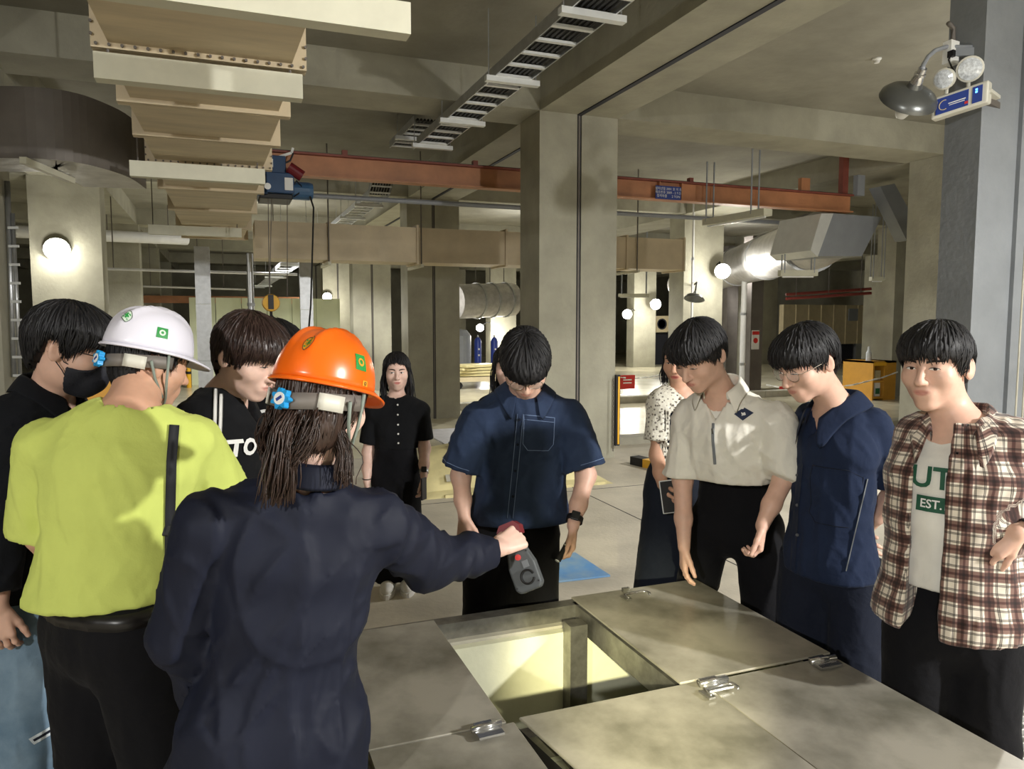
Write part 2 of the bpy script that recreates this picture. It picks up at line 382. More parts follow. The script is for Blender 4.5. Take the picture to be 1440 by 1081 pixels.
for p in o.data.polygons:
    if len(p.vertices) == 4 and all(abs(v[i][2] - 3.02) < .01 for i in p.vertices): p.material_index = 1
MB().bar(V(*path[7], 2.99) + V(.05, -.1, 0), V(*path[7], 2.99) + V(.25, .75, 0), .05, .05).build('support_strap', 'duct_bar', fd)
# ================================================================ CROSS DUCT
cy = 13.0; c0, c1 = 2.76, 3.36
xd = empty('cross_duct', (5, cy, c0), 'long cream duct crossing behind the columns below the ceiling', 'duct')
xs = [.55, 1.75, 3.25, 4.9, 5.6, 6.5, 7.4, 8.7]
for a, b in zip(xs[:-1], xs[1:]):
    s = MB().box((a + .01, cy, c0), (b - .01, cy + .75, c1)).build('duct_section', 'duct_cream', xd)
    MB().box((b - .025, cy - .03, c0 - .03), (b + .015, cy + .78, c1 + .04)).build('flange', 'duct_cream', s)
for xx in (1.72, 3.3, 5.55, 7.6):
    MB().tube([(xx, cy - .05, c0 - .06), (xx, cy - .05, SLAB)], .012, 6).build('hanger_rod', 'duct_dark', xd)
    MB().bar((xx, cy - .12, c0 - .06), (xx, cy + .9, c0 - .06), .05, .05).build('trapeze_bar', 'duct_bar', xd)
# ================================================================ CABLE TRAYS
def tray(name, p0, p1, wd, rungs, label, brackets=(), cables=True, top=SLAB, group='cable trays'):
    p0, p1 = V(*p0), V(*p1); t = empty(name, (p0 + p1) / 2, label, 'cable tray', group)
    d = nrm(p1 - p0); s = nrm(np.cross(d, (0, 0, 1))); u = np.cross(s, d); L = np.linalg.norm(p1 - p0)
    for sg in (-1, 1): MB().bar(p0 + s * sg * wd / 2 + u * .04, p1 + s * sg * wd / 2 + u * .04, .012, .10).build('side_rail', 'galv', t)
    r0 = None
    for i in range(rungs):
        q = p0 + d * L * (i + .5) / rungs
        if r0 is None: r0 = MB().bar(q - s * wd / 2, q + s * wd / 2, .045, .022).build('rung', 'galv_white', t); q0 = q
        else: inst('rung', r0, t, q - q0)
    if cables:
        for c in range(7):
            o = s * (c - 3) * wd / 7.6
            MB().tube([p0 + o + u * .032, p1 + o + u * .032], .018, 6).build('cable', 'cable_black', t)
    for a in brackets:
        q = p0 + d * L * a
        b = MB().bar(q - s * (wd / 2 + .09) - u * .035, q + s * (wd / 2 + .09) - u * .035, .07, .05).build('bracket', 'galv_white', t)
        for sg in (-1, 1):
            MB().tube([q + s * sg * (wd / 2 + .06) - u * .05, V(*(q + s * sg * (wd / 2 + .06))[:2], top)], .006, 6).build('hanger_rod', 'galv', b)
    return t
TZ = 4.05; TX = 2.66
tray('cable_tray', (TX, 3.5, TZ), (TX, 9.9, TZ), .36, 20, 'long ladder cable tray full of black cables, hung in front of the big column', (.27, .53, .78, .985))
tray('cable_tray', (TX, 10.0, TZ + .32), (TX, 11.6, TZ + .32), .36, 6, 'short raised piece of ladder cable tray above the orange crane beam', (.5,))
tray('cable_tray', (TX, 12.9, TZ + .12), (TX, 13.4, TZ - .12), .36, 3, 'tilted ladder cable tray dropping between the concrete beams', ())
tray('cable_tray', (TX, 13.4, TZ - .12), (TX, 21.5, TZ - .12), .36, 22, 'ladder cable tray running on behind the crane beam', (.12, .35, .6, .85), cables=False)
pa, pb = U(416, 368, 16.5), U(364, 408, 30)
tray('cable_tray', pa, (pb[0], pb[1], pa[2]), .42, 16, 'low ladder cable tray hanging under the cross duct', (.02, .4, .8), cables=False)
# ================================================================ CRANE BEAM, HOIST
cyb = 10.25
cr = empty('crane_beam', (5.6, cyb, 3.6), 'orange steel crane runway beam spanning overhead behind the main column', 'beam crane')
MB().box((.3, cyb - .09, 3.6), (10.2, cyb + .09, 3.618)).build('lower_flange', 'crane_orange', cr)
MB().box((.3, cyb - .09, 3.875), (10.2, cyb + .09, 3.9)).build('upper_flange', 'crane_red', cr)
MB().box((.3, cyb - .008, 3.61), (10.2, cyb + .008, 3.88)).build('web', 'crane_orange', cr)
MB().box((.3, cyb - .05, 3.9), (10.2, cyb + .05, 3.915)).build('rail', 'crane_green', cr)
for xx in (6.35, 6.75): MB().box((xx, cyb - .07, 3.62), (xx + .02, cyb, 3.88)).build('stiffener', 'crane_orange', cr)
for xx in (1.55, 3.35, 5.55, 6.9): MB().box((xx, cyb - .06, 3.905), (xx + .07, cyb + .02, 3.97)).build('cable_clip', 'crane_red', cr)
MB().tube([(.3, cyb + 1.6, 3.62), (10.2, cyb + 1.6, 3.62)], .04, 8).build('service_pipe', 'duct_grey', label='thin grey pipe running behind the orange crane beam', cat='pipe')
for xx in (4.45, 9.98): MB().box((xx, cyb - .05, 3.9), (xx + .12, cyb + .05, SOF + (.42 if xx > 5 else .0))).build('post', 'crane_red', cr)
xx = PYp(1131, 254, cyb)[0]; MB().box((xx - .09, cyb - .04, 3.9), (xx + .09, cyb + .04, 4.12)).build('end_stop', 'crane_orange', cr)
p = PYp(940, 271, cyb - .1)
sg = empty('capacity_sign', (p[0], cyb - .1, p[2]), 'blue and white capacity sign on the orange crane beam', 'sign')
MB().box((p[0] - .225, cyb - .10, p[2] - .1), (p[0] + .225, cyb - .088, p[2] + .1)).build('plate', 'sign_blue', sg)
for i, s in enumerate(('설치년월 2001 호 이 트', '제조번호 2009 - 2 7-21', '정격하중      2 TON')):
    flat_text('lettering', s, .05, (p[0], cyb - .101, p[2] + .055 - i * .055), (1, 0, 0), (0, 0, 1), 'white', sg)
# hoist
def HP(px, py): q = PYp(px, py, cyb - .2); return q
a = HP(370, 208); b = HP(410, 275); hx0, hx1 = a[0], b[0]
h = empty('chain_hoist', (HP(390, 250)[0], cyb, HP(390, 250)[2]), 'blue electric wire hoist hanging from the crane beam', 'hoist')
def hb(name, px0, py0, px1, py1, dy0, dy1, m_, par=None, bv=.01):
    p, q = HP(px0, py1), HP(px1, py0); return bevel(MB().box((p[0], cyb + dy0, p[2]), (q[0], cyb + dy1, q[2])).build(name, m_, par or h), bv)
hb('trolley_body', 371, 221, 401, 248, -.28, .25, 'hoist_blue')
bd = hb('gear_housing', 374, 246, 412, 272, -.32, .32, 'hoist_blue')
hb('drum_case', 357, 256, 376, 275, -.25, .25, 'hoist_blue')
hb('base_bar', 365, 274, 411, 279, -.25, .25, 'black')
p0, p1 = HP(410, 266), HP(438, 266)
bevel(MB().lathe(p0 + V(0, .1, 0), (1, 0, 0), [(0, .09), (.02, .115), (.22, .115), (.27, .1), (.28, .02)], 18).build('motor', 'hoist_motor', h), .004)
p0, p1 = HP(405, 237), HP(424, 250)
MB().tube([p0 - V(0, .1, 0), p1 - V(0, .1, 0)], .07, 16).build('warning_horn', 'maroon', h, False)
p0 = HP(399, 252); q0 = HP(411, 270)
MB().box((p0[0], cyb - .33, q0[2]), (q0[0], cyb - .32, p0[2])).build('rating_plate', 'white', bd)
p0 = HP(375.5, 264); MB().lathe(p0 + V(0, -.125, 0), (0, -1, 0), [(0, .04), (.006, .04), (.007, .001)], 16).build('round_badge', 'galv_white', bd)
p0 = HP(381, 231); MB().box((p0[0] - .02, cyb - .29, p0[2] - .05), (p0[0] + .02, cyb - .275, p0[2] + .05)).build('trolley_badge', 'white', h)
MB().bar(HP(388, 222), HP(410, 215), .03, .03).bar(HP(410, 215), HP(412, 208), .03, .03).build('collector_arm', 'white', h)
MB().tube([HP(401, 229), HP(408, 226), HP(412, 217), HP(411, 209)], .012, 6).build('feed_cable', 'black', h)
MB().tube([HP(412, 262), HP(417, 254), HP(424, 262), HP(420, 272), HP(413, 277)], .01, 6).build('motor_cable', 'black', h)
for px in (377, 382, 404):
    MB().tube([HP(px, 276), HP(px if px > 400 else 379, 418)], .006, 6).build('wire_rope', 'duct_dark', h)
c = HP(381, 428)
bl = MB(); bl.lathe(c + V(0, -.06, .02), (0, 1, 0), [(0, .03), (0, .10), (.03, .11), (.09, .11), (.12, .1), (.12, .03)], 18)
hk = bl.build('hook_block', 'yellow', h); MB().box(c + V(-.035, -.075, -.06), c + V(.03, .075, .12)).build('sheave_cheek', 'black', hk)
MB().tube([c + V(.0, 0, -.06), c + V(0, 0, -.14), c + V(.05, 0, -.2), c + V(0, 0, -.26), c + V(-.06, 0, -.22)], .018, 8).build('hook', 'black', hk)
MB().tube([HP(436, 276), HP(441, 292), HP(440, 330), HP(437, 430), HP(429, 520), HP(428, 560)], .012, 6).build('pendant_cable', 'black', h)
pc = HP(428, 570); bevel(MB().box(pc - V(.03, .03, .1), pc + V(.03, .03, .1)).build('pendant_control', 'yellow', h))
# grey bracket at the far end of the crane beam
pts = [PYp(x, y, 10.12) for x, y in ((1238, 262), (1258, 258), (1281, 300), (1281, 338), (1275, 338))]
pe = [(q[0], 10.12, q[2]) for q in pts]
bk = MB().prism(pe, (0, .25, 0)).prism([(10.24, 10.13, pe[1][2] - .25), (10.4, 10.13, pe[1][2] - .25), (10.4, 10.13, SOF + .01), (10.24, 10.13, SOF + .01)], (0, .1, 0)).build('crane_bracket', 'duct_grey', label='slanted grey steel bracket where the crane beam meets the column', cat='bracket')
# ================================================================ LUMINAIRES
def lum(name, p0, p1, label, rods, on=False, w=.16, zt=SOF):
    p0, p1 = V(*p0), V(*p1); t = empty(name, (p0 + p1) / 2, label, 'light fixture', 'hanging tube lights'); d = nrm(p1 - p0); s = nrm(np.cross(d, (0, 0, 1)))
    MB().bar(p0, p1, w, .10).build('housing', 'duct_bar', t)
    MB().tube([p0 + d * .05 - V(0, 0, .06), p1 - d * .05 - V(0, 0, .06)], .018, 8).build('tube', 'tube_off', t)
    for r in rods:
        for sgn in (-1, 1):
            q = p0 + (p1 - p0) * r + s * sgn * w * .45; MB().tube([q, (q[0], q[1], zt)], .012, 6).build('hanger_rod', 'duct_grey', t)
p0, p1 = G(995, 314, 3.35), G(1078, 300, 3.35)
lum('tube_light', G(993, 313, 3.30), G(1080, 298, 3.30), 'grey fluorescent tube light hanging by four rods before the crane beam', (.06, .8))
for i, (x0, y0, x1, y1, d, lab) in enumerate(((870, 415, 913, 411, 24, 'pale tube light under the grey duct beyond the main column'), (1096, 384, 1148, 381, 13.2, 'pale support bar beneath the big round duct elbow'), (1224, 392, 1243, 387, 19, 'short pale tube light on the shaded column'))):
    a_, b_ = U(x0, y0, d), U(x1, y1, d)
    lum('tube_light', a_, (b_[0], b_[1], a_[2]), lab, (.1, .9), zt=2.9 if i == 1 else SLAB)  # the second is a duct support bar, built from the fixture parts
# ================================================================ LAMPS ON COLUMNS
def bulb_lamp(px, py, d, power, r, lab, colp=None):
    p = U(px, py, d); t = empty('work_lamp', p, lab, 'lamp', 'lit lamps on columns')
    fwd = nrm(V(0, 0, CAMH - .2) + V(0, -1, 0) * 0 - V(0, 0, 1.75) + (CP - p) * .15 + V(0, 0, -.6))
    MB().lathe(p - fwd * r * .4, fwd, [(-r * 1.4, r * .35), (-r * .9, r * .5), (-r * .2, r * 1.05), (r * .1, r * 1.25), (r * .12, r * 1.2), (-r * .1, r)], 16).build('reflector', 'galv_white', t, True)
    MB().lathe(p, fwd, [(-r * .5, r * .3), (-r * .3, r * .8), (0, r), (r * .35, r * .85), (r * .65, r * .5), (r * .75, .01)], 16).build('bulb', 'glow', t, True)
    if colp is not None: MB().tube([p - fwd * r * 1.5, (p - fwd * r * 1.6 + V(*colp)) / 2 + V(0, 0, .12), V(*colp)], .02, 6).build('arm', 'black', t)
    o = point('lamp_light', p + fwd * r * 2.2 + V(0, -.5, -.2), power, (1, .96, .86), r * .8)
LPX = ((80, 352, 13.0, 45, .17, 'glaring lamp on the dark column behind the masked man', (-2.5, 15.2)), (1016, 382, 17.6, 110, .15, 'glaring lamp at the column below the round silver duct', (11.1, 15.2)),
       (922, 428, 32.4, 170, .19, 'lit lamp above the cream fan box, brighter of two', (17.8, 28.8)), (882, 442, 32, 150, .17, 'lit lamp just beside the big column edge, dimmer of two', (16.85, 28.8)),
       (460, 418, 27.8, 110, .14, 'small lit lamp over the lime panel wall', (3.7, 28.8)), (675, 461, 30.2, 90, .13, 'tiny lit lamp above the blue cylinders, beside the slim column', (10.3, 28.8)), (697, 464, 30.6, 110, .15, 'tiny lit lamp near the head of the denim-shirted man', (10.4, 28.8)))
for px, py, d, pw, r, lab, (cx_, cy_) in LPX:
    z_ = U(px, py, d)[2]; bulb_lamp(px, py, d, pw, r, lab, (cx_, cy_ + .02, z_ + .18))
# ================================================================ EMERGENCY LIGHT AND DOME LAMP ON NEAR PILLAR
ed = 4.9
E_ = lambda px, py, dd=0: U(px, py, ed + dd)
em = empty('emergency_light', E_(1355, 142), 'emergency light with twin round heads and blue label on the near pillar', 'emergency light')
ex = nrm(E_(1388, 131, -.10) - E_(1318, 154, .10)); ez = V(0, 0, 1.0); ez = nrm(ez - ex * ez @ ex); ey = np.cross(ez, ex)
ce = (E_(1318, 154, .1) + E_(1386, 131, -.1)) / 2
bevel(MB().obox(ce, ex, ey, ez, (.165, .05, .068)).build('case', 'beige_plastic', em), .012, 3)
MB().obox(ce - ey * .052 - ex * .04, ex, ey, ez, (.095, .003, .05)).build('label_panel', 'sign_blue', em)
MB().obox(ce - ey * .052 + ex * .105, ex, ey, ez, (.028, .003, .05)).build('status_panel', 'sign_blue', em)
mm = MB()
for k_, (l_, zz) in enumerate(((.05, .022), (.045, .008))): mm.obox(ce - ey * .056 - ex * .01, ex, ey, ez, (l_, .001, .003)) if k_ == 0 else mm.obox(ce - ey * .056 - ex * .01 - ez * .012, ex, ey, ez, (l_, .001, .002))
mm.build('print_line', 'white', em)
MB().tube([ce - ey * .057 - ex * .085 + (ex * math.cos(t) + ez * math.sin(t)) * .03 for t in np.linspace(1.2, 5.2, 12)], .003, 5).build('print_arc', 'duct_cream', em)
MB().obox(ce - ey * .056 + ex * .045 - ez * .03, ex, ey, ez, (.01, .001, .008)).build('print_spot', 'sign_red', em)
for zz in (.03, .015): MB().obox(ce - ey * .056 + ex * .1 + ez * zz, ex, ey, ez, (.006, .002, .005)).build('status_light', 'led_blue', em)
for (px, py, rr, dx) in ((1328, 111, .064, -.25), (1364, 97, .078, .05)):
    c_ = E_(px, py); ax = nrm(nrm(CP - c_) + RT * dx * 1.6 + V(0, 0, -.05)); 
    hd = MB().lathe(c_, ax, [(-rr * 1.3, rr * .5), (-rr * 1.1, rr * .8), (-.02, rr * 1.02), (.008, rr * 1.04), (.012, rr * .92)], 24).build('lamp_head', 'beige_plastic', em, False); smooth_by_angle(hd)
    MB().lathe(c_ + ax * .012, ax, [(-.004, rr * .9), (.004, rr * .88), (.012, rr * .5), (.014, .01)], 20).build('lens', 'glassy', hd)
    MB().tube([c_ - ax * rr - V(0, 0, rr * .7), V(*c_) - ax * rr * .8 - V(0, 0, rr * 1.6)], .012, 8).build('neck', 'beige_plastic', hd)
MB().obox(ce + ex * .15 + ey * .1, ey, ex, ez, (.12, .03, .01)).build('wall_bracket', 'beige_plastic', em); MB().bar(ce + ex * .1, (4.9, 3.66, ce[2]), .04, .04).build('mount_arm', 'duct_dark', em)
dl = empty('dome_lamp', E_(1275, 140, -.15), 'unlit dark dome lamp on a bent arm beside the emergency light', 'lamp')
c_ = E_(1272, 151, .07); ax = nrm(U(1268, 165, ed - .2) - U(1288, 108, ed - .1) + FW * .02 + V(0, 0, -.1)); 
top = E_(1288, 117, -.06)
L_ = np.linalg.norm(c_ - top)
sh = MB().lathe(top, nrm(c_ - top), [(.0, .04), (.025, .05), (.04, .10), (.065, .15), (.095, .178), (.12, .184), (.122, .178), (.1, .17), (.06, .09), (.05, .01)], 32).build('shade', 'shade_dark', dl); smooth_by_angle(sh, 50)
ax = nrm(top - c_)
smooth_by_angle(MB().lathe(top, ax, [(-.01, .036), (.02, .038), (.05, .03), (.055, .036), (.065, .036), (.07, .026), (.1, .026)], 20).build('socket', 'chrome', dl), 40)
q = top + ax * .1
MB().tube([q, E_(1298, 92, -.05), E_(1305, 80, 0), E_(1315, 71, .02), E_(1330, 66, .1), (4.73, 3.72, E_(1330, 66, .1)[2])], .014, 10).build('arm', 'duct_grey', dl, True)
MB().lathe(c_ - ax * -.02, -ax, [(0, .02), (.03, .04), (.06, .045), (.09, .03), (.1, .005)], 14).build('bulb', 'tube_off', dl, True)
sb = empty('socket_box', E_(1337, 75, .1), 'white outlet box with a plugged cable above the emergency light', 'socket')
MB().obox(E_(1337, 75, .12), nrm(RT + FW * .5), nrm(FW - RT * .5), (0, 0, 1), (.042, .03, .072)).build('box', 'white', sb)
MB().obox(E_(1338, 76, .075), nrm(RT + FW * .5), nrm(FW - RT * .5), (0, 0, 1), (.014, .02, .02)).build('plug', 'black', sb)
MB().tube([E_(1338, 76, .07), E_(1334, 84, .05), E_(1338, 94, .08), E_(1345, 105, .1)], .006, 6).build('cord', 'black', sb)
MB().bar(E_(1337, 75, .12), (4.75, 3.7, E_(1337, 75, .12)[2]), .04, .05).build('mount_block', 'concrete_blue', sb); MB().tube([E_(1340, 57, .15), E_(1341, 40, .18), E_(1334, 33, .1)], .016, 8).build('conduit_elbow', 'duct_dark', sb, True)
MB().lathe(G(1233, 82, SLAB - .001), (0, 0, -1), [(0, .05), (.012, .05), (.025, .035), (.05, .028), (.052, .005)], 16).build('smoke_detector', 'white', label='small white smoke detector on the concrete ceiling', cat='detector')
# ================================================================ ROUND DUCT AND TRANSITION
rd = empty('round_duct', (11, 16, 3), 'big grey round duct with an elbow rising to a square end behind the crane beam', 'duct')
r0 = .50; A = U(1140, 342, 14.2); ddir = V(.47, 1, 0); ddir = nrm(ddir)
pts = [A + ddir * s_ for s_ in (0, 3, 6, 9, 12, 15, 16.5)]
smooth_by_angle(MB().tube(pts, [r0, r0, r0, r0, r0, r0, r0], 28).build('straight_duct', 'foil', rd), 40)
for s_ in (3, 6, 9, 12): smooth_by_angle(MB().tube([A + ddir * s_, A + ddir * (s_ + .05)], r0 + .03, 28).build('band', 'galv', rd), 40)
el = [A + V(0, 0, 0), A + V(-.06, -.2, .02), A + V(-.06, -.36, .06), A + V(0, -.5, .12), A + V(.12, -.6, .18)]
smooth_by_angle(MB().tube(el, [r0 * 1.02, r0 * 1.02, r0 * 1.0, r0 * .98, r0 * .95], 28).build('elbow', 'foil', rd), 40)
smooth_by_angle(MB().tube([A - ddir * .02, A + ddir * .03], r0 + .06, 28).build('elbow_flange', 'galv', rd), 40)
yy = A[1] - 1.15
q = [PYp(x, y, yy) for x, y in ((1172, 300), (1240, 305), (1212, 360), (1150, 360))]
MB().prism(q, (0, 1.0, 0)).build('square_transition', 'duct_grey', rd)
q2 = [PYp(x, y, yy - .02) for x, y in ((1155, 300), (1172, 300), (1150, 361), (1140, 352))]
MB().prism(q2, (0, 1.02, 0)).build('transition_flange', 'galv_white', rd)
# ================================================================ CLUTTER, NEAR COLUMN
g = G(863, 642); gx = 4.66
cg = empty('corner_guard', (gx + .03, 8.45, .05), 'black and yellow corner guard strip on the main column', 'corner guard')
zt_ = PYp(864, 527, 8.44)[2]; zb_ = PYp(864, 626, 8.44)[2]
MB().box((gx - .01, 8.40, zb_), (gx + .05, 8.44, zt_)).build('rubber_strip', 'rubber', cg)
MB().box((gx + .015, 8.392, zb_ + .02), (gx + .04, 8.402, zt_ - .02)).build('reflective_strip', 'yellow', cg)
ch = empty('chain', (gx - .05, 8.38, .6), 'thin chain hanging along the main column beside the corner guard', 'chain')
m = MB(); z = zt_ - .06; i = 0; lk = None
while z > zb_ - .08:
    p_ = V(gx - .05, 8.39, z); ax = (V(1, 0, 0), V(0, 1, 0))[i % 2]
    ring = [p_ + ax * .011 * math.cos(t) + V(0, 0, 1) * .02 * math.sin(t) for t in np.linspace(0, 2 * math.pi, 7)]
    MB().tube(ring, .004, 4, False).build('link', 'duct_dark', ch); z -= .033; i += 1
# striped kerb block
sk = empty('striped_kerb', G(910, 655), 'black and yellow striped wheel-stop block by the main column', 'kerb block')
q0 = G(892, 652); q1 = G(960, 668); dd = nrm(q1 - q0); 
for i in range(5):
    a_ = q0 + dd * .22 * i; MB().bar(a_ + V(0, 0, .05), a_ + dd * .22 + V(0, 0, .05), .14, .1).build('stripe_block', ['rubber', 'yellow'][i % 2], sk)
# blue board
q = [G(x, y) for x, y in ((730, 826), (858, 811), (809, 779), (720, 790))]
MB().prism([(p_[0], p_[1], .002) for p_ in q], (0, 0, .012)).build('blue_board', 'blue_board', label='scuffed blue sheet lying on the floor behind the denim-shirted man', cat='board')
# cream moulded cover with dark panel
cp = empty('moulded_cover', (2.8, 7.4, 0), 'low cream plastic moulded cover with a dark top panel on the floor', 'cover')
prof = [(0, 0), (.03, .03), (.14, .05), (.26, .22), (.42, .36), (.62, .40), (.85, .40), (1.0, .3), (1.12, .05), (1.2, .02), (1.2, 0)]
v = []; f = []
xs_ = [1.55, 1.7, 1.95, 2.3, 3.3, 3.55, 3.7, 3.9]; sc_ = [.06, .25, .9, 1, 1, .85, .3, .06]
for x_, s_ in zip(xs_, sc_):
    for a_, z_ in prof: v.append((x_, 7.08 + a_, z_ * s_))
n = len(prof)
for i in range(len(xs_) - 1):
    for j in range(n - 1): f.append((i * n + j, (i + 1) * n + j, (i + 1) * n + j + 1, i * n + j + 1))
f.append(tuple(range(n))); f.append(tuple(reversed(range((len(xs_) - 1) * n, len(xs_) * n))))
smooth_by_angle(mesh_obj('shell', v, f, 'cream_plastic', cp), 30)
MB().prism([(2.25, 7.32, .262), (3.2, 7.32, .262), (3.2, 7.75, .43), (2.25, 7.75, .43)], (0, -.012, .02)).build('top_panel', 'dark_mat', cp)
MB().prism([(2.02, 7.07, .0), (2.02, 7.1, .0), (3.8, 7.1, 0), (3.8, 7.07, 0)], (0, 0, .03)).build('base_lip', 'cream_plastic', cp)
MB().prism([(2.08, 7.235, .125), (2.24, 7.235, .125), (2.24, 7.29, .185), (2.08, 7.29, .185)], (0, -.006, .006)).build('recess_slot', 'kerb', cp)
MB().box((3.4, 10.6, LOW), (5.6, 13.6, LOW + .02)).build('floor_sheet', 'foil', label='crumpled silver sheet spread on the lower floor', cat='sheet')
MB().box((4.5, 13.0, LOW + .02), (6.2, 13.9, LOW + .04)).build('dark_mat', 'dark_mat', label='dark mat lying on the lower floor behind the silver sheet', cat='mat')
# ================================================================ FAR LEFT: pipes, conduits, panels
def pipe(name, px0, px1, d0, r, m_, lab, n=10, cat='pipe', upright=False):
    a_, b_ = U(*px0, d0[0]), U(*px1, d0[1])
    if upright: a_ = V(a_[0], a_[1], SLAB if a_[2] > 3.4 else a_[2]); b_ = V(a_[0], a_[1], LOW)
    o_ = empty(name, (a_ + b_) / 2 if not upright else b_, lab, cat); smooth_by_angle(MB().tube([a_, b_], r, n).build('pipe_run', m_, o_))
    if not upright:
        for t in (.12, .5, .88):
            q = a_ + (b_ - a_) * t; MB().tube([q, (q[0], q[1], SLAB)], .012, 6).build('hanger_rod', 'duct_dark', o_)
    else:
        for t in (.3, .7): q = a_ + (b_ - a_) * t; MB().tube([q - V(0, 0, .03), q + V(0, 0, .03)], r + .015, n).build('pipe_clamp', 'galv', o_)
    return o_
pipe('white_pipe', (16, 325), (262, 337), (16, 19.5), .14, 'white_pipe', 'thick white pipe behind the column with glaring lamp')
pipe('conduit_pipe', (120, 377), (418, 386), (15, 17), .028, 'white_pipe', 'thin white conduit hanging level before the lime panels')
pipe('conduit_pipe', (60, 398), (345, 407), (21, 24), .03, 'white_pipe', 'second thin white conduit, lower and farther than the hanging one')
pipe('drop_pipe', (146, 330), (145, 378), (15.2, 15.2), .02, 'white', 'short white drop rod between thick pipe and conduit')
# ladder-like conduit at left edge
lc = empty('conduit_riser', U(15, 420, 7.6), 'galvanised conduit riser with clamps at the edge of the first column', 'conduit')
MB().tube([U(10, 255, 7.4), U(20, 530, 7.4)], .026, 8).build('riser', 'galv', lc, True)
MB().tube([U(18, 300, 7.4), U(29, 540, 7.4)], .018, 8).build('riser', 'galv', lc, True)
for y_ in range(320, 530, 26): 
    q = U(11 + (y_ - 255) * .036, y_, 7.36); MB().obox(q + V(.03, 0, 0), RT, FW, UP, (.05, .008, .012)).build('clamp', 'galv_white', lc)
# lime panel wall (built of panels)
LY = 26.0
lw = empty('panel_partition', (1.5, LY, LOW), 'lime white partition of tall ribbed panels behind the crane hook', 'partition')
l0 = PYp(265, 418, LY); l1 = PYp(478, 424, LY); zt_ = l0[2]; nP = 6
for i in range(nP):
    a_ = l0[0] + (l1[0] - l0[0]) * i / nP; b_ = l0[0] + (l1[0] - l0[0]) * (i + 1) / nP
    MB().box((a_ + .012, LY, LOW), (b_ - .012, LY + .08, zt_)).build('panel', 'panel_lime', lw)
    MB().box((b_ - .05, LY - .03, LOW), (b_ - .01, LY, zt_)).build('rib', 'panel_lime', lw)
for (px, w_, y0_, y1_, d, lab) in ((290, .30, 348, 540, 16, 'shiny flat sheet-metal riser before the lime panels, beside the white helmet'), (433, .27, 362, 500, 16.5, 'shiny flat sheet-metal riser beside the pendant cable')):
    a_, b_ = U(px, y0_, d), U(px, y1_, d)
    rz = empty('sheet_riser', (b_[0], b_[1], LOW), lab, 'riser', 'sheet-metal risers')
    hh = a_[2] - LOW; nn = 3
    for i in range(nn): MB().box((b_[0] - w_ / 2, b_[1], LOW + hh * i / nn + .006), (b_[0] + w_ / 2, b_[1] + .12, LOW + hh * (i + 1) / nn)).build('riser_section', 'galv', rz)
pipe('drain_pipe', (351, 356), (352, 520), (15, 15), .065, 'galv', 'upright galvanised drain pipe under the cross duct', upright=True)
# orange girder glimpse + far shelving left
MB().box((-3.2, 28.6, 2.35), (2.9, 28.79, 2.6)).build('steel_girder', 'crane_orange', label='orange steel girder far behind the white helmet', cat='girder')
# yellow box behind the masked man and P2, yellow bollard
q = U(140, 540, 4.6)
bevel(MB().box((q[0] - .16, q[1], 0), (q[0] + .16, q[1] + .3, 1.52)).build('yellow_cabinet', 'cab_yellow', label='tall yellow cabinet between the masked man and the white helmet', cat='cabinet'))
q = G(266, 545, LOW); bo = empty('bollard', q, 'yellow bollard post with dark band behind the black jersey', 'bollard')
zt_ = PYp(266, 518, q[1])[2]
MB().tube([q, (q[0], q[1], LOW + .42)], .07, 12).build('post_base', 'yellow', bo); MB().tube([(q[0], q[1], LOW + .42), (q[0], q[1], LOW + .5)], .072, 12).build('band', 'rubber', bo); MB().tube([(q[0], q[1], LOW + .5), (q[0], q[1], LOW + .95)], .07, 12).build('post_top', 'yellow', bo)
# ================================================================ FAR MIDDLE (between columns)
FD = 26.0
pd = empty('spiral_duct', U(690, 425, FD), 'silver round duct seen between the two twin columns', 'duct')
a_, b_ = U(640, 424, FD), U(720, 421, FD + 1.5)
smooth_by_angle(MB().tube([a_, b_], .60, 24).build('duct_body', 'foil', pd), 40)
for t in (.35, .6, .85): q = a_ + (b_ - a_) * t; d_ = nrm(b_ - a_); MB().tube([q, (q[0], q[1], SLAB)], .015, 6).build('hanger_rod', 'duct_dark', pd); smooth_by_angle(MB().tube([q, q + d_ * .08], .64, 24).build('band', 'galv', pd), 40)
for i, px in enumerate((672, 695)):
    q = U(px, 500, 27.2); b_ = V(q[0], q[1], LOW)
    dr = empty('gas_cylinder', b_, ['blue upright cylinder standing beside the grey tank', 'blue upright cylinder with white dots near the head of the denim-shirted man'][i], 'cylinder', 'blue cylinders')
    hgt = U(px, 474, 27.2)[2] - LOW; rr = .13
    smooth_by_angle(MB().lathe(b_, (0, 0, 1), [(0, rr), (hgt * .3, rr), (hgt * .31, rr * 1.05), (hgt * .33, rr), (hgt * .9, rr), (hgt * .96, rr * .7), (hgt, .04)], 16).build('barrel', 'drum_blue', dr), 40)
    MB().lathe(b_ + V(0, 0, hgt), (0, 0, 1), [(0, .03), (.08, .03), (.08, .005)], 12).build('valve_cap', 'galv', dr)
    for zz in (.35, .5): MB().obox(b_ + V(0, -rr - .004, hgt * zz + .3), (1, 0, 0), (0, 1, 0), (0, 0, 1), (.03, .004, .03)).build('white_mark', 'white', dr)
q = U(658, 500, 27.5); MB().lathe((q[0] - .3, q[1], LOW), (0, 0, 1), [(0, .4), (1.5, .4), (1.7, .25), (1.75, .02)], 20).build('grey_tank', 'duct_grey', label='grey upright tank by the blue cylinders', cat='tank')
q = G(672, 545, LOW); pl = empty('board_cart', (q[0], q[1], LOW), 'low cart stacked with cream boards below the blue cylinders', 'cart')
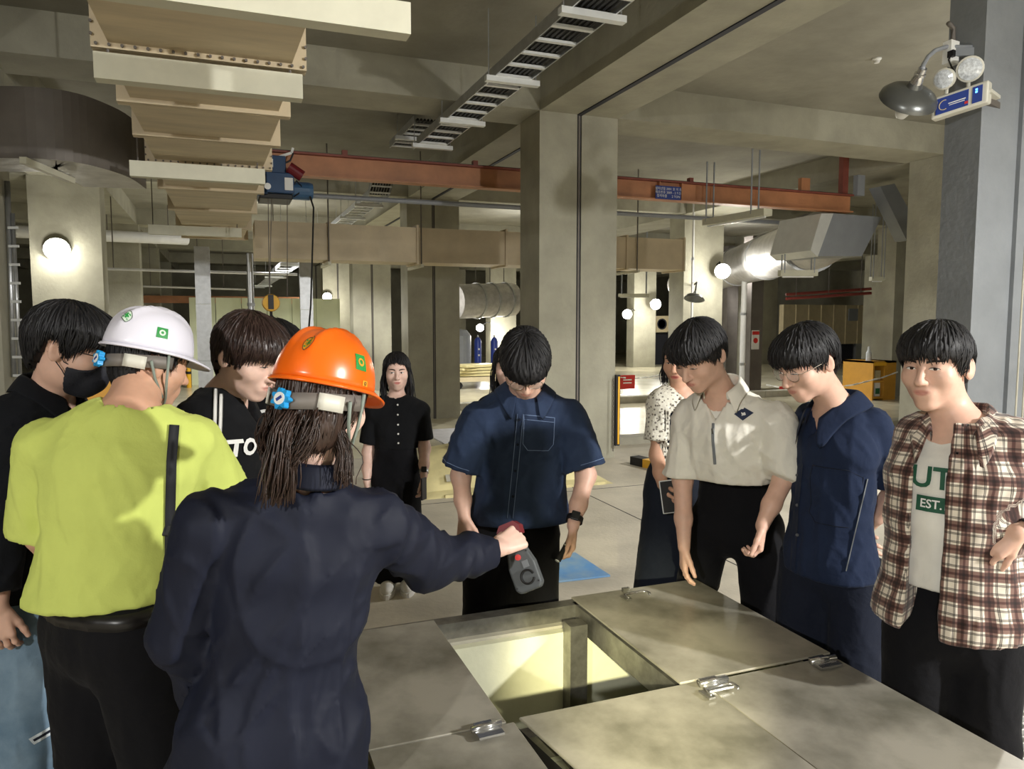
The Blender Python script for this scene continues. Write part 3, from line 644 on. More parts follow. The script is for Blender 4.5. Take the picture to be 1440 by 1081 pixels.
for i in range(4): MB().obox((q[0], q[1], LOW + .42 + i * .09), (1, .1 * i, 0), (-.1 * i, 1, 0), (0, 0, 1), (.85 - .05 * i, .4, .035)).build('board', 'cream_plastic', pl)
MB().box((q[0] - .9, q[1] - .4, LOW + .22), (q[0] + .9, q[1] + .4, LOW + .36)).build('deck', 'cream_wall', pl)
for sx in (-.7, .7):
    for sy in (-.3, .3): MB().lathe((q[0] + sx, q[1] + sy - .04, LOW + .11), (0, 1, 0), [(0, .11), (.06, .11), (.06, .01)], 12).build('wheel', 'rubber', pl)
# ================================================================ FAR RIGHT
def wpx(px, py, Y): return PYp(px, py, Y)
cw = empty('fan_room', (20, 30, LOW), 'cream panelled fan room wall with a square window and dark doorway', 'cabin')
Yw = 28.0
l0 = wpx(1102, 428, Yw); l1 = wpx(1222, 483, Yw); nP = 7
for i in range(nP):
    a_ = l0[0] + (l1[0] - l0[0]) * i / nP; b_ = l0[0] + (l1[0] - l0[0]) * (i + 1) / nP
    MB().box((a_ + .02, Yw, l1[2]), (b_ - .02, Yw + .3, l0[2])).build('panel', 'cream_wall', cw)
    MB().box((b_ - .04, Yw - .03, l1[2]), (b_ + .04, Yw + .02, l0[2])).build('rib', 'cream_wall', cw)
w0 = wpx(1194, 434, Yw - .05); w1 = wpx(1206, 451, Yw - .05)
MB().box((w0[0], Yw - .06, w1[2]), (w1[0], Yw - .01, w0[2])).build('window_pane', 'duct_grey', cw)
d0 = wpx(1150, 484, Yw); d1 = wpx(1200, 528, Yw)
MB().box((d0[0], Yw + .1, LOW), (d1[0], Yw + .2, d0[2])).build('dark_opening', 'dark_void', cw)
d2 = wpx(1216, 528, Yw); MB().box((d1[0] + .05, Yw - .05, LOW), (d2[0], Yw + .15, d0[2])).build('metal_jamb', 'galv', cw)
fb = empty('fan_box', wpx(930, 452, 30), 'cream box with a round fan opening beyond the grey pillars', 'fan box')
a_ = wpx(923, 444, 30); b_ = wpx(938, 467, 30)
MB().box((a_[0], 30, b_[2]), (b_[0], 30.8, a_[2])).build('case', 'cream_wall', fb)
c_ = (a_ + b_) / 2; MB().lathe((c_[0], 29.99, c_[2]), (0, -1, 0), [(0, .25), (.03, .25), (.03, .2), (.0, .19), (-.0, .01)], 20).build('fan_ring', 'dark_void', fb)
a2 = wpx(938.5, 444, 30); b2 = wpx(948, 466, 30); MB().box((a2[0], 30, b2[2]), (b2[0], 30.8, a2[2])).build('side_case', 'cream_wall', fb)
d0 = wpx(921, 468, 30); d1 = wpx(946, 512, 30); MB().box((d0[0], 30.3, LOW), (d1[0], 30.5, d0[2])).build('dark_shutter', 'dark_void', label='dark shutter opening below the round fan box', cat='shutter')
# slim grey steel posts
pipe('riser_pipe', (1047, 388), (1047, 545), (19, 19), .07, 'white_pipe', 'tall white riser pipe beside the man in grey pullover', upright=True)
pipe('riser_pipe', (975, 330), (974, 452), (17.35, 17.35), .03, 'white_pipe', 'slim white riser on the lamp column', upright=True)
for (px0, px1, d, lab) in ((1056, 1078, 22, 'dark steel post carrying a small notice'), (1022, 1042, 25, 'dark steel post behind the white riser pipe')):
    a_, b_ = U(px0, 450, d), U(px1, 450, d); po = MB().box((a_[0], a_[1], LOW), (b_[0], a_[1] + .4, 4.2)).build('steel_post', 'duct_dark', label=lab, cat='post')
q = U(1069, 478, 21.9); q = V(q[0], U(1056, 450, 22)[1] - .012, q[2]); no = empty('notice_sign', q, 'small red and white notice on the dark steel post', 'notice')
MB().obox(q, (1, 0, 0), (0, 1, 0), (0, 0, 1), (.13, .01, .28)).build('sheet', 'white', no); MB().obox(q + V(0, -.015, .2), (1, 0, 0), (0, 1, 0), (0, 0, 1), (.12, .005, .05)).build('red_band', 'sign_red', no); MB().lathe(q + V(0, -.012, -.02), (0, -1, 0), [(0, .08), (.006, .08), (.006, .01)], 14).build('red_symbol', 'sign_red', no)
# yellow cabinet with shelves
YC = 13.6
c0_ = G(1226, 563, LOW); 
q0 = PYp(1226, 508, c0_[1]); W_ = PYp(1243, 540, c0_[1])[0] - c0_[0]; X0 = c0_[0]; Y0 = c0_[1]; Hh = q0[2]; Dd = 1.0
cb = empty('yellow_locker', (X0 + W_ / 2, Y0, LOW), 'yellow open-front equipment locker with boxes on two shelves', 'locker')
t_ = .05
MB().box((X0, Y0, LOW), (X0 + t_, Y0 + Dd, Hh)).build('side_panel', 'cab_yellow', cb); MB().box((X0 + W_, Y0, LOW), (X0 + W_ + t_ + .35, Y0 + Dd, Hh)).build('side_panel', 'cab_yellow', cb)
for z_ in (LOW + .04, (LOW + Hh) / 2 - .05, Hh - .1): MB().box((X0 + t_, Y0, z_), (X0 + W_, Y0 + Dd, z_ + .05)).build('shelf', 'cab_yellow', cb)
MB().box((X0, Y0, Hh - .05), (X0 + W_ + t_ + .35, Y0 + Dd, Hh)).build('top_panel', 'cab_yellow', cb)
MB().box((X0 + .08, Y0 + Dd - .05, LOW), (X0 + W_, Y0 + Dd, Hh)).build('back_panel', 'shelf_dark', cb)
MB().box((X0 + .02, Y0 - .01, Hh - .12), (X0 + W_ + .05, Y0, Hh - .03)).build('name_plate', 'yellow', cb)
zs = (LOW + Hh) / 2 + .002
bxx = empty('storage_box', (X0 + W_ * .75, Y0 + .2, LOW + .09), 'white box with green label on the lower locker shelf', 'box'); MB().box((X0 + W_ * .5, Y0 + .1, LOW + .09), (X0 + W_ * .95, Y0 + .5, LOW + .48)).build('carton', 'white', bxx); MB().box((X0 + W_ * .55, Y0 + .09, LOW + .15), (X0 + W_ * .9, Y0 + .1, LOW + .3)).build('green_label', 'green_label', bxx)
MB().box((X0 + W_ * .5, Y0 + .1, zs), (X0 + W_ * .95, Y0 + .5, Hh - .25)).build('storage_box', 'cardboard', label='pale carton on the upper locker shelf', cat='box')
MB().box((X0 + W_ * .15, Y0 + .15, zs), (X0 + W_ * .45, Y0 + .5, Hh - .25)).build('storage_box', 'duct_dark', label='dark case beside the pale carton in the locker', cat='box')
MB().lathe((X0 + .15, Y0 + .3, Hh), (0, 0, 1), [(0, .07), (.2, .07), (.28, .03), (.36, .03), (.37, .01)], 12).build('clear_bottle', 'glassy', label='clear bottle standing on top of the yellow locker', cat='bottle')
# chain barrier with red tags
def barrier(pts, lab, tags):
    t = empty('chain_barrier', V(*pts[len(pts) // 2]), lab, 'chain', 'white barrier chains')
    P_ = [V(*p) for p in pts]; tot = 0
    s0 = None
    for a_, b_ in zip(P_[:-1], P_[1:]):
        L = np.linalg.norm(b_ - a_); n = max(2, int(L / .16)); d = nrm(b_ - a_)
        for i in range(n):
            q = a_ + (b_ - a_) * (i + .5) / n; MB().bar(q - d * L / n * .55, q + d * L / n * .55, .035 if i % 2 else .015, .015 if i % 2 else .035).build('link', 'white', t)
    for p_ in tags:
        c = V(*p_); g_ = MB().obox(c, (1, 0, 0), (0, 1, 0), (0, 0, 1), (.2, .008, .16)).build('red_tag', 'sign_red', t)
        for zz in (.05, -.02): MB().obox(c + V(0, -.012, zz), (1, 0, 0), (0, 1, 0), (0, 0, 1), (.11, .003, .014)).build('tag_line', 'white', g_)
def bp(px, py, Y): return PYp(px, py, Y)
barrier([bp(866, 530, 15.0), bp(893, 532, 15.4), bp(915, 530, 15.8), bp(935, 525, 16.0), bp(952, 518, 16.2)], 'white plastic barrier chain with red tag beside the main column', [bp(882, 537, 15.2)])
barrier([V(*U(1078, 541, 21.95)), bp(1100, 545, 17.0), bp(1150, 547, 15.2), bp(1200, 541, Y0 - .12), bp(1240, 531, Y0 - .06), bp(1262, 523, Y0 - .0)], 'white plastic barrier chain with red tag in front of the yellow locker', [bp(1104, 551, 16.8)])
# red pipes above the fan room
for i, dy in enumerate((0, 6)): pipe('red_pipe', (1105, 420 - dy), (1225, 412 - dy), (25.5 + i * .5, 25.5 + i * .5), .05, 'copper_pipe', ['thin red pipe above the fan room wall, the lower of two', 'thin red pipe above the fan room wall, the upper of two'][i])
# small dome lamp on column C
q = U(985, 434, 17.2)
q = U(977, 408, 17.3)
cl = empty('dome_lamp', q, 'small metal dome lamp hung on the lamp column', 'lamp'); q = U(978, 409, 17.2)
MB().lathe(q, (-.3, -.2, -1), [(0, .03), (.08, .06), (.12, .18), (.2, .24), (.21, .2), (.1, .02)], 16).build('shade', 'shade_dark', cl, True); MB().tube([q, q + V(.1, .1, .2), (q[0] + .3, 15.19, q[2] + .15)], .02, 6).build('arm', 'black', cl)
# ================================================================ IMPLICIT SURFACES (smooth unions meshed by surface nets)
f4 = np.float32
def seg(P, a, b, ra, rb):
    a = np.asarray(a, f4); b = np.asarray(b, f4); ab = b - a; L2 = float(ab @ ab) + 1e-9
    t = np.clip(((P - a) @ ab) / L2, 0, 1); q = P - a - t[:, None] * ab
    return np.sqrt((q * q).sum(1)) - (ra + (rb - ra) * t)
def ell(P, c, R, rad):
    """ellipsoid; rows of R are its axes"""
    q = (P - np.asarray(c, f4)) @ np.asarray(R, f4).T; r = np.asarray(rad, f4)
    k0 = np.sqrt(((q / r) ** 2).sum(1)); k1 = np.sqrt(((q / (r * r)) ** 2).sum(1)) + 1e-6
    return k0 * (k0 - 1) / k1
def eseg(P, a, b, ax, ay, ra, rb):
    """elliptic tapered segment between a and b; ax, ay axes; ra, rb = (half width, half depth)"""
    a = np.asarray(a, f4); b = np.asarray(b, f4); ab = b - a; L = float(np.linalg.norm(ab)) + 1e-6; d = ab / L
    s = (P - a) @ d; t = np.clip(s / L, 0, 1); q = P - a - (t * L)[:, None] * d
    ax = np.asarray(ax, f4); ay = np.asarray(ay, f4)
    x = q @ ax; y = q @ ay; z = np.where((s < 0) | (s > L), q @ d, 0)
    rx = ra[0] + (rb[0] - ra[0]) * t; ry = ra[1] + (rb[1] - ra[1]) * t; m = np.minimum(rx, ry)
    k0 = np.sqrt((x / rx) ** 2 + (y / ry) ** 2 + (z / m) ** 2) + 1e-6; k1 = np.sqrt((x / rx ** 2) ** 2 + (y / ry ** 2) ** 2 + (z / m ** 2) ** 2) + 1e-6
    return np.where(k0 < .05, -m * .95, k0 * (k0 - 1) / k1)
def smin(a, b, k):
    h = np.maximum(k - np.abs(a - b), 0) / k
    return np.minimum(a, b) - h * h * k * .25
def smax(a, b, k): return -smin(-a, -b, k)
def near(P, c, rad, fn):
    d = np.sqrt(((P - np.asarray(c, f4)) ** 2).sum(1)); out = d - rad * .8; m = d < rad
    if m.any(): out[m] = np.minimum(fn(P[m]), out[m] + rad * .0 + 1)
    out[~m] = np.maximum(out[~m], .02)
    return out
def nets(fn, lo, hi, h):
    """sparse surface nets of fn<0 inside the box"""
    lo = np.asarray(lo, float); hi = np.asarray(hi, float); B = 6; H = h * B
    nb = np.ceil((hi - lo) / H).astype(int) + 1
    g = np.stack(np.meshgrid(*[np.arange(n) for n in nb], indexing='ij'), -1).reshape(-1, 3)
    c = (lo + (g + .5) * H).astype(f4); d = fn(c)
    g = g[np.abs(d) < H * 1.15]
    if len(g) == 0: return np.zeros((0, 3)), []
    o = np.stack(np.meshgrid(*[np.arange(B + 1)] * 3, indexing='ij'), -1).reshape(-1, 3)
    pts = (g[:, None, :] * B + o[None]).reshape(-1, 3)
    val = fn((lo + pts * h).astype(f4)).reshape(len(g), B + 1, B + 1, B + 1)
    N = nb * B + 4; key = lambda q: (q[..., 0] * N[1] + q[..., 1]) * N[2] + q[..., 2]
    neg = val < 0
    cnt = sum(neg[:, i:i + B, j:j + B, k:k + B].astype(np.int8) for i in (0, 1) for j in (0, 1) for k in (0, 1))
    act = np.argwhere((cnt > 0) & (cnt < 8))
    if len(act) == 0: return np.zeros((0, 3)), []
    cb = act[:, 0]; ci = act[:, 1:]
    acc = np.zeros((len(act), 3)); num = np.zeros(len(act))
    cor = [(0, 0, 0), (1, 0, 0), (0, 1, 0), (1, 1, 0), (0, 0, 1), (1, 0, 1), (0, 1, 1), (1, 1, 1)]
    cv = {q: val[cb, ci[:, 0] + q[0], ci[:, 1] + q[1], ci[:, 2] + q[2]] for q in cor}
    for a in cor:
        for ax in range(3):
            if a[ax] == 0:
                b = list(a); b[ax] = 1; b = tuple(b); va, vb = cv[a], cv[b]; m = (va < 0) != (vb < 0)
                t = va[m] / (va[m] - vb[m]); q = np.tile(np.array(a, float), (m.sum(), 1)); q[:, ax] = t; acc[m] += q; num[m] += 1
    cell = g[cb] * B + ci
    vert = lo + (cell + acc / num[:, None]) * h
    kk = key(cell.astype(np.int64)); order = np.argsort(kk); ks = kk[order]
    faces = []
    for ax in range(3):
        sl0 = [slice(0, B)] * 3; sl1 = [slice(0, B)] * 3; sl1[ax] = slice(1, B + 1)
        n0 = neg[(slice(None), *sl0)]; n1 = neg[(slice(None), *sl1)]
        e = np.argwhere(n0 != n1); 
        if len(e) == 0: continue
        flip = n0[e[:, 0], e[:, 1], e[:, 2], e[:, 3]]
        p = (g[e[:, 0]] * B + e[:, 1:]).astype(np.int64); u, v_ = (ax + 1) % 3, (ax + 2) % 3
        du = np.zeros(3, np.int64); du[u] = 1; dv = np.zeros(3, np.int64); dv[v_] = 1
        idx = []; ok = np.ones(len(p), bool)
        for q in (p - du - dv, p - dv, p, p - du):
            k_ = key(q); j = np.clip(np.searchsorted(ks, k_), 0, len(ks) - 1); ok &= ks[j] == k_; idx.append(order[j])
        F_ = np.stack(idx, 1); F_[~flip] = F_[~flip][:, ::-1]; faces.append(F_[ok])
    return vert, np.concatenate(faces)
def fast_mesh(name, v, F_, m, parent, smooth=True):
    off = rootloc(parent); me = bpy.data.meshes.new(name); n = len(v); nf = len(F_)
    me.vertices.add(n); me.vertices.foreach_set('co', (np.asarray(v) - off).astype(f4).ravel())
    me.loops.add(nf * 4); me.loops.foreach_set('vertex_index', np.asarray(F_, np.int32).ravel())
    me.polygons.add(nf); me.polygons.foreach_set('loop_start', np.arange(nf, dtype=np.int32) * 4)
    me.update(calc_edges=True); me.polygons.foreach_set('use_smooth', np.ones(nf, bool))
    for mm in (m if isinstance(m, (list, tuple)) else [m]): me.materials.append(MATS[mm] if isinstance(mm, str) else mm)
    me.validate()
    o = bpy.data.objects.new(name, me); COL.objects.link(o); o.parent = parent; return o
def march(fn, o, d, n=36, step=.85):
    p = np.asarray(o, f4).copy(); d = np.asarray(d, f4)
    if d.ndim == 1: d = np.tile(d, (len(p), 1))
    for _ in range(n): p = p + d * np.clip(fn(p) * step, -.04, .08)[:, None]
    return p
def keep_hits(v, f, base, fn, tol=.02):
    """drop faces whose vertices missed the cloth; base = marched points"""
    ok = np.abs(fn(np.asarray(base, f4))) < tol; f = [q for q in f if all(ok[i % len(ok)] for i in q)]
    us = sorted({i for q in f for i in q}); mp = {a: b for b, a in enumerate(us)}
    return np.asarray(v)[us], [tuple(mp[i] for i in q) for q in f]
def relax(v, F_, n=1, lam=.5):
    for _ in range(n):
        s = np.zeros_like(v); c = np.zeros(len(v))
        for i in range(4): 
            np.add.at(s, F_[:, i], v[F_[:, (i + 1) % 4]]); np.add.at(s, F_[:, i], v[F_[:, (i + 3) % 4]]); np.add.at(c, F_[:, i], 2)
        v = v + lam * (s / np.maximum(c, 1)[:, None] - v)
    return v
# ---------------------------------------------------------------- fabrics and skin
def fabric(name, col, rough=.85, weave=220, bump=.12, var=.08, wr=.35, wscale=9, sheen=.03, col2=None, spec=.2):
    m = mat(name, col, rough, var=var, scale=5, col2=col2, sheen=sheen, spec=spec); nt = m.node_tree; b = nt.nodes['Principled BSDF']
    tc = nt.nodes.new('ShaderNodeTexCoord'); n1 = nt.nodes.new('ShaderNodeTexNoise'); n1.inputs['Scale'].default_value = wscale; n1.inputs['Detail'].default_value = 3; n1.inputs['Distortion'].default_value = .3
    n2 = nt.nodes.new('ShaderNodeTexNoise'); n2.inputs['Scale'].default_value = weave; n2.inputs['Detail'].default_value = 2
    nt.links.new(tc.outputs['Object'], n1.inputs['Vector']); nt.links.new(tc.outputs['Object'], n2.inputs['Vector'])
    b1 = nt.nodes.new('ShaderNodeBump'); b1.inputs['Strength'].default_value = wr; b1.inputs['Distance'].default_value = .03
    b2 = nt.nodes.new('ShaderNodeBump'); b2.inputs['Strength'].default_value = bump; b2.inputs['Distance'].default_value = .004
    nt.links.new(n1.outputs['Fac'], b1.inputs['Height']); nt.links.new(n2.outputs['Fac'], b2.inputs['Height'])
    nt.links.new(b1.outputs[0], b2.inputs['Normal']); nt.links.new(b2.outputs[0], b.inputs['Normal'])
    return m
def skin_mat(name, col):
    m = mat(name, col, .48, spec=.4); nt = m.node_tree; b = nt.nodes['Principled BSDF']
    b.inputs['Subsurface Weight'].default_value = .12; b.inputs['Subsurface Radius'].default_value = (.012, .005, .003); b.inputs['Subsurface Scale'].default_value = 1
    at = nt.nodes.new('ShaderNodeAttribute'); at.attribute_name = 'lip'
    mx = nt.nodes.new('ShaderNodeMix'); mx.data_type = 'RGBA'; mx.inputs['A'].default_value = (*lin(col), 1); mx.inputs['B'].default_value = (*lin((176, 88, 82)), 1)
    n = nt.nodes.new('ShaderNodeTexNoise'); n.inputs['Scale'].default_value = 40; tc = nt.nodes.new('ShaderNodeTexCoord'); nt.links.new(tc.outputs['Object'], n.inputs['Vector'])
    hv = nt.nodes.new('ShaderNodeHueSaturation'); mr = nt.nodes.new('ShaderNodeMapRange'); mr.inputs['To Min'].default_value = .88; mr.inputs['To Max'].default_value = 1.1
    nt.links.new(n.outputs['Fac'], mr.inputs['Value']); nt.links.new(mr.outputs[0], hv.inputs['Value'])
    nt.links.new(at.outputs['Fac'], mx.inputs['Factor']); nt.links.new(mx.outputs['Result'], hv.inputs['Color']); nt.links.new(hv.outputs[0], b.inputs['Base Color'])
    return m
skin_mat('skin', (214, 174, 154)); skin_mat('skin_tan', (206, 160, 134)); skin_mat('skin_fair', (224, 188, 172))
def hair_mat(name, col, rough=.38):
    m = mat(name, col, rough, spec=.4, var=.35, scale=30); nt = m.node_tree; return m
hair_mat('hair_black', (20, 19, 22), .58); hair_mat('hair_brown', (52, 38, 34)); hair_mat('hair_mixed', (58, 43, 36))
mat('eye_white', (232, 228, 222), .25); mat('iris', (40, 26, 20), .2); mat('brow', (38, 30, 28), .8); mat('lash', (20, 16, 16), .7)
mat('sole_white', (236, 234, 228), .6); mat('metal_rim', (196, 186, 172), .25, .9); mat('lens', (240, 244, 246), .02, alpha=.14); mat('lens_dark', (210, 215, 220), .05, alpha=.12)
# ---------------------------------------------------------------- head
I3 = np.eye(3)
def head_sdf(Q, wide=1.0, mouth_open=False):
    Q = Q.astype(f4); X = Q.copy(); X[:, 0] = np.abs(X[:, 0])          # symmetric
    d = ell(X, (0, -.014, .034), I3, (.0765 * wide, .096, .082))
    d = smin(d, ell(X, (0, .022, -.030), I3, (.060 * wide, .067, .083)), .035)
    d = smin(d, ell(X, (.032 * wide, .004, -.050), I3, (.026, .042, .040)), .03)      # jaw angle
    d = smin(d, ell(X, (0, .062, -.097), I3, (.023, .020, .017)), .03)              # chin
    d = smin(d, ell(X, (.040 * wide, .058, -.022), I3, (.024, .022, .022)), .03)     # cheekbone
    d = smin(d, ell(X, (0, .060, .035), I3, (.052, .034, .03)), .03)                # forehead / brow
    d = smax(d, -ell(X, (.030, .106, .006), I3, (.019, .018, .012)), .014)          # eye socket
    d = smin(d, ell(X, (.030, .0755, .004), I3, (.0155, .0135, .0125)), .006)       # eyeball under lids
    d = smin(d, seg(X, (0, .088, .012), (0, .1085, -.030), .0075, .0105), .012)     # nose bridge
    d = smin(d, ell(X, (0, .1075, -.031), I3, (.0115, .0105, .0095)), .008)
    d = smin(d, ell(X, (.0115, .0965, -.034), I3, (.0065, .009, .0065)), .006)       # nostril wing
    d = smin(d, ell(X, (0, .080, -.063), I3, (.025, .014, .019)), .02)              # muzzle
    X = X.copy(); X[:, 2] -= 4.5 * np.minimum(X[:, 0], .03) ** 2 * np.clip((X[:, 1] - .05) / .03, 0, 1) * np.clip((-.035 - X[:, 2]) / .02, 0, 1)
    d = smin(d, ell(X, (0, .0915, -.0575), I3, (.0205, .0055, .0040)), .004)        # upper lip
    d = smin(d, ell(X, (0, .0902, -.0666), I3, (.0175, .0060, .0046)), .004)        # lower lip
    d = smax(d, -ell(X, (0, .099, -.0619), I3, (.0225, .0080, .0011)), .002)          # mouth line
    X = Q.copy(); X[:, 0] = np.abs(X[:, 0]); ca, sa = math.cos(.32), math.sin(.32); Re = np.array([[ca, sa, 0], [-sa, ca, 0], [0, 0, 1]])
    d = smin(d, ell(X, (.0815 * wide, -.012, -.002), Re, (.0075, .019, .031)), .008)  # ear
    d = smax(d, -ell(X, (.090 * wide, -.007, .004), Re, (.006, .010, .018)), .006)
    return d
def frame_head(yaw, pitch, roll=0.0):
    Fh = nrm(V(FW[0], FW[1], 0)); y = math.radians(yaw); p = math.radians(pitch); r = math.radians(roll)
    f = -Fh * math.cos(y) + RT * math.sin(y); u = V(0, 0, 1.0); f2 = f * math.cos(p) - u * math.sin(p); u2 = u * math.cos(p) + f * math.sin(p)
    x = np.cross(f2, u2); u3 = u2 * math.cos(r) + x * math.sin(r); x3 = np.cross(f2, u3)
    return np.array([x3, f2, u3])       # rows: right, forward, up
def hand_prims(w, d, pn, side, curl=(.3, .35, .3), spread=.10, s=1.0, thumb=(.75, .45, .25), fc=None):
    """w wrist, d wrist->knuckles, pn palm normal, side = direction of the thumb; returns list of (a,b,ra,rb) and palm"""
    d = nrm(d); pn = nrm(pn - d * (pn @ d)); sd = nrm(np.cross(d, pn)); sd = sd if sd @ side > 0 else -sd
    L = []; kn = w + d * .092 * s
    for i, (o, ln, r) in enumerate(((.0305, .068, .0084), (.0105, .077, .0088), (-.0100, .071, .0084), (-.0285, .056, .0074))):
        b = kn + sd * o * s - d * abs(o) * .22 * s; a0 = (-spread, -spread * .3, spread * .4, spread)[i] * -1
        dd = nrm(d + sd * a0); c = 0; p = b; cc = fc[i] if fc else curl
        L.append((w + d * .03 * s + sd * o * .6 * s, b, .0125 * s, .0100 * s))
        for j, fr in enumerate((.44, .31, .25)):
            c += cc[j]; q = p + (dd * math.cos(c) + pn * math.sin(c)) * ln * fr * s
            L.append((p, q, (r - .0006 * j) * s, (r - .0006 * (j + 1)) * s)); p = q
    t0 = w + d * .022 * s + sd * .022 * s + pn * .004 * s; td = nrm(d * thumb[0] + sd * thumb[1] + pn * thumb[2])
    t1 = t0 + td * .040 * s; t2 = t1 + nrm(td + d * .35 + pn * .12) * .030 * s; t3 = t2 + nrm(td * .8 + d * .6 + pn * .2) * .024 * s
    L += [(t0, t1, .0145 * s, .0110 * s), (t1, t2, .0108 * s, .0092 * s), (t2, t3, .0092 * s, .0080 * s)]
    return L, (w, kn, sd, pn)
def hand_sdf(P, H):
    L, (w, kn, sd, pn) = H; d = nrm(kn - w)
    r = eseg(P, w + d * .012, kn - d * .012, sd, pn, (.027, .018), (.038, .0125))
    for a, b, ra, rb in L: r = smin(r, seg(P, a, b, ra, rb), .0065)
    return r
# ---------------------------------------------------------------- a person
def rnd_dir(seed):
    r = np.random.RandomState(seed); return r
def folds(Q, amp, seed, kz=1.0, f=1.0):
    """cloth folds in person-local coordinates Q = (right, forward, up)"""
    r = np.random.RandomState(seed); out = np.zeros(len(Q), f4)
    for i in range(4):
        a = r.uniform(-1, 1, 3); a[2] *= .55 * kz; k = a / np.linalg.norm(a) * r.uniform(22, 46) * f; b = r.uniform(-1, 1, 3) * 11 * f
        ph = r.uniform(0, 6.28, 2); s = np.sin(Q @ k.astype(f4) + ph[0] + 1.6 * np.sin(Q @ b.astype(f4) + ph[1])); out = np.maximum(out, (1 - np.abs(s)) ** 2 * r.uniform(.6, 1))
    return (out - .5) * amp
class Person: pass
def make_person(label, J, hd, skin='skin', lip=.55, torso=None, wide=1.0, headscale=1.04, h=.004, group=None, hands=None, neck_r=.052, sleeveless_arm=None, female=False, body_low=.16):
    """J: joints in world space; hd: (centre, yaw, pitch, roll)"""
    p = Person(); p.J = J; p.female = female
    foot = V((J['ankL'][0] + J['ankR'][0]) / 2, (J['ankL'][1] + J['ankR'][1]) / 2, 0)
    p.root = empty('person', foot, label, 'person', group)
    l = J['shL'] - J['shR']; up = nrm(J['neck'] - J['pel']); rt = nrm(-l - up * (-l @ up)); fw_ = np.cross(up, rt); p.rt, p.fw, p.up = rt, fw_, up
    p.M = np.array([rt, fw_, up]); p.o = J['pel']
    lh = J['hipL'] - J['hipR']; p.hrt = nrm(V(-lh[0], -lh[1], 0)); p.hfw = np.cross(V(0, 0, 1), p.hrt)
    hc, yaw, pitch, roll = hd; p.hc = hc; p.R = frame_head(yaw, pitch, roll); p.hs = headscale; p.wide = wide
    sk = .94 if female else 1.0
    nb = J['neck']; sh = {s: J['sh' + s] for s in 'LR'}
    htop = hc + (p.R.T @ V(0, -.022, -.055)) * headscale
    chest = J['neck'] * .62 + J['pel'] * .38
    p.chest = chest; p.waist = J['neck'] * .3 + J['pel'] * .7
    H = {}
    for s in 'LR':
        if hands and s in hands:
            k = dict(hands[s]); H[s] = hand_prims(J['wr' + s], k.pop('d'), k.pop('pn'), k.pop('side'), **k)
    p.H = H
    def head_world(P):
        Q = ((P - hc.astype(f4)) @ p.R.T.astype(f4)) / headscale; return head_sdf(Q, wide) * headscale
    p.head_world = head_world
    def skin_f(P):
        d = near(P, hc, .21, head_world)
        d = smin(d, seg(P, htop, nb + up * .0, neck_r * sk, (neck_r + .006) * sk), .03)
        t_ = eseg(P, nb - up * .045, chest, rt, fw_, (.12 * sk, .07), (.15 * sk, .095))
        t_ = np.maximum(t_, -((P - chest.astype(f4)) @ up.astype(f4)) - .02); d = smin(d, t_, .05)
        for s in 'LR':
            e, w_ = J['el' + s], J['wr' + s]
            a = smin(seg(P, sh[s], e, .046 * sk, .037 * sk), seg(P, e, w_ * .6 + e * .4, .039 * sk, .034 * sk), .03)
            a = smin(a, seg(P, w_ * .6 + e * .4, w_, .034 * sk, .0245 * sk), .02)
            a = smin(a, seg(P, nb - up * .03, sh[s], .045, .05), .04)
            d = smin(d, a, .02)
            if s in H: d = smin(d, near(P, J['wr' + s] + nrm(H[s][1][1] - J['wr' + s]) * .08, .17, lambda q, s=s: hand_sdf(q, H[s])), .012)
        return d
    p.skin_f = skin_f
    pts = [hc, nb, chest] + [J[k + s] for k in ('sh', 'el', 'wr') for s in 'LR'] + [q for s in H for seg_ in H[s][0] for q in seg_[:2]]
    pts = np.array(pts); lo = pts.min(0) - .08; hi = pts.max(0) + .08; lo = np.minimum(lo, hc - .17); hi = np.maximum(hi, hc + .17)
    v, F_ = nets(skin_f, lo, hi, h)
    p.body = fast_mesh('body', v, F_, skin, p.root)
    Q = ((v - hc) @ p.R.T) / headscale
    a = np.zeros(len(v), f4); lp = ((Q[:, 0] / .022) ** 2 + ((Q[:, 2] + .0615 - 4.5 * Q[:, 0] ** 2) / .0085) ** 2); m = (Q[:, 1] > .08); a[m] = np.clip(1.6 - 1.3 * lp[m], 0, 1) * lip
    at = p.body.data.attributes.new('lip', 'FLOAT', 'POINT'); at.data.foreach_set('value', a)
    return p
def HW(p, q): return p.hc + (np.atleast_2d(q) * p.hs) @ p.R if np.ndim(q) > 1 else p.hc + p.R.T @ (np.asarray(q, float) * p.hs)
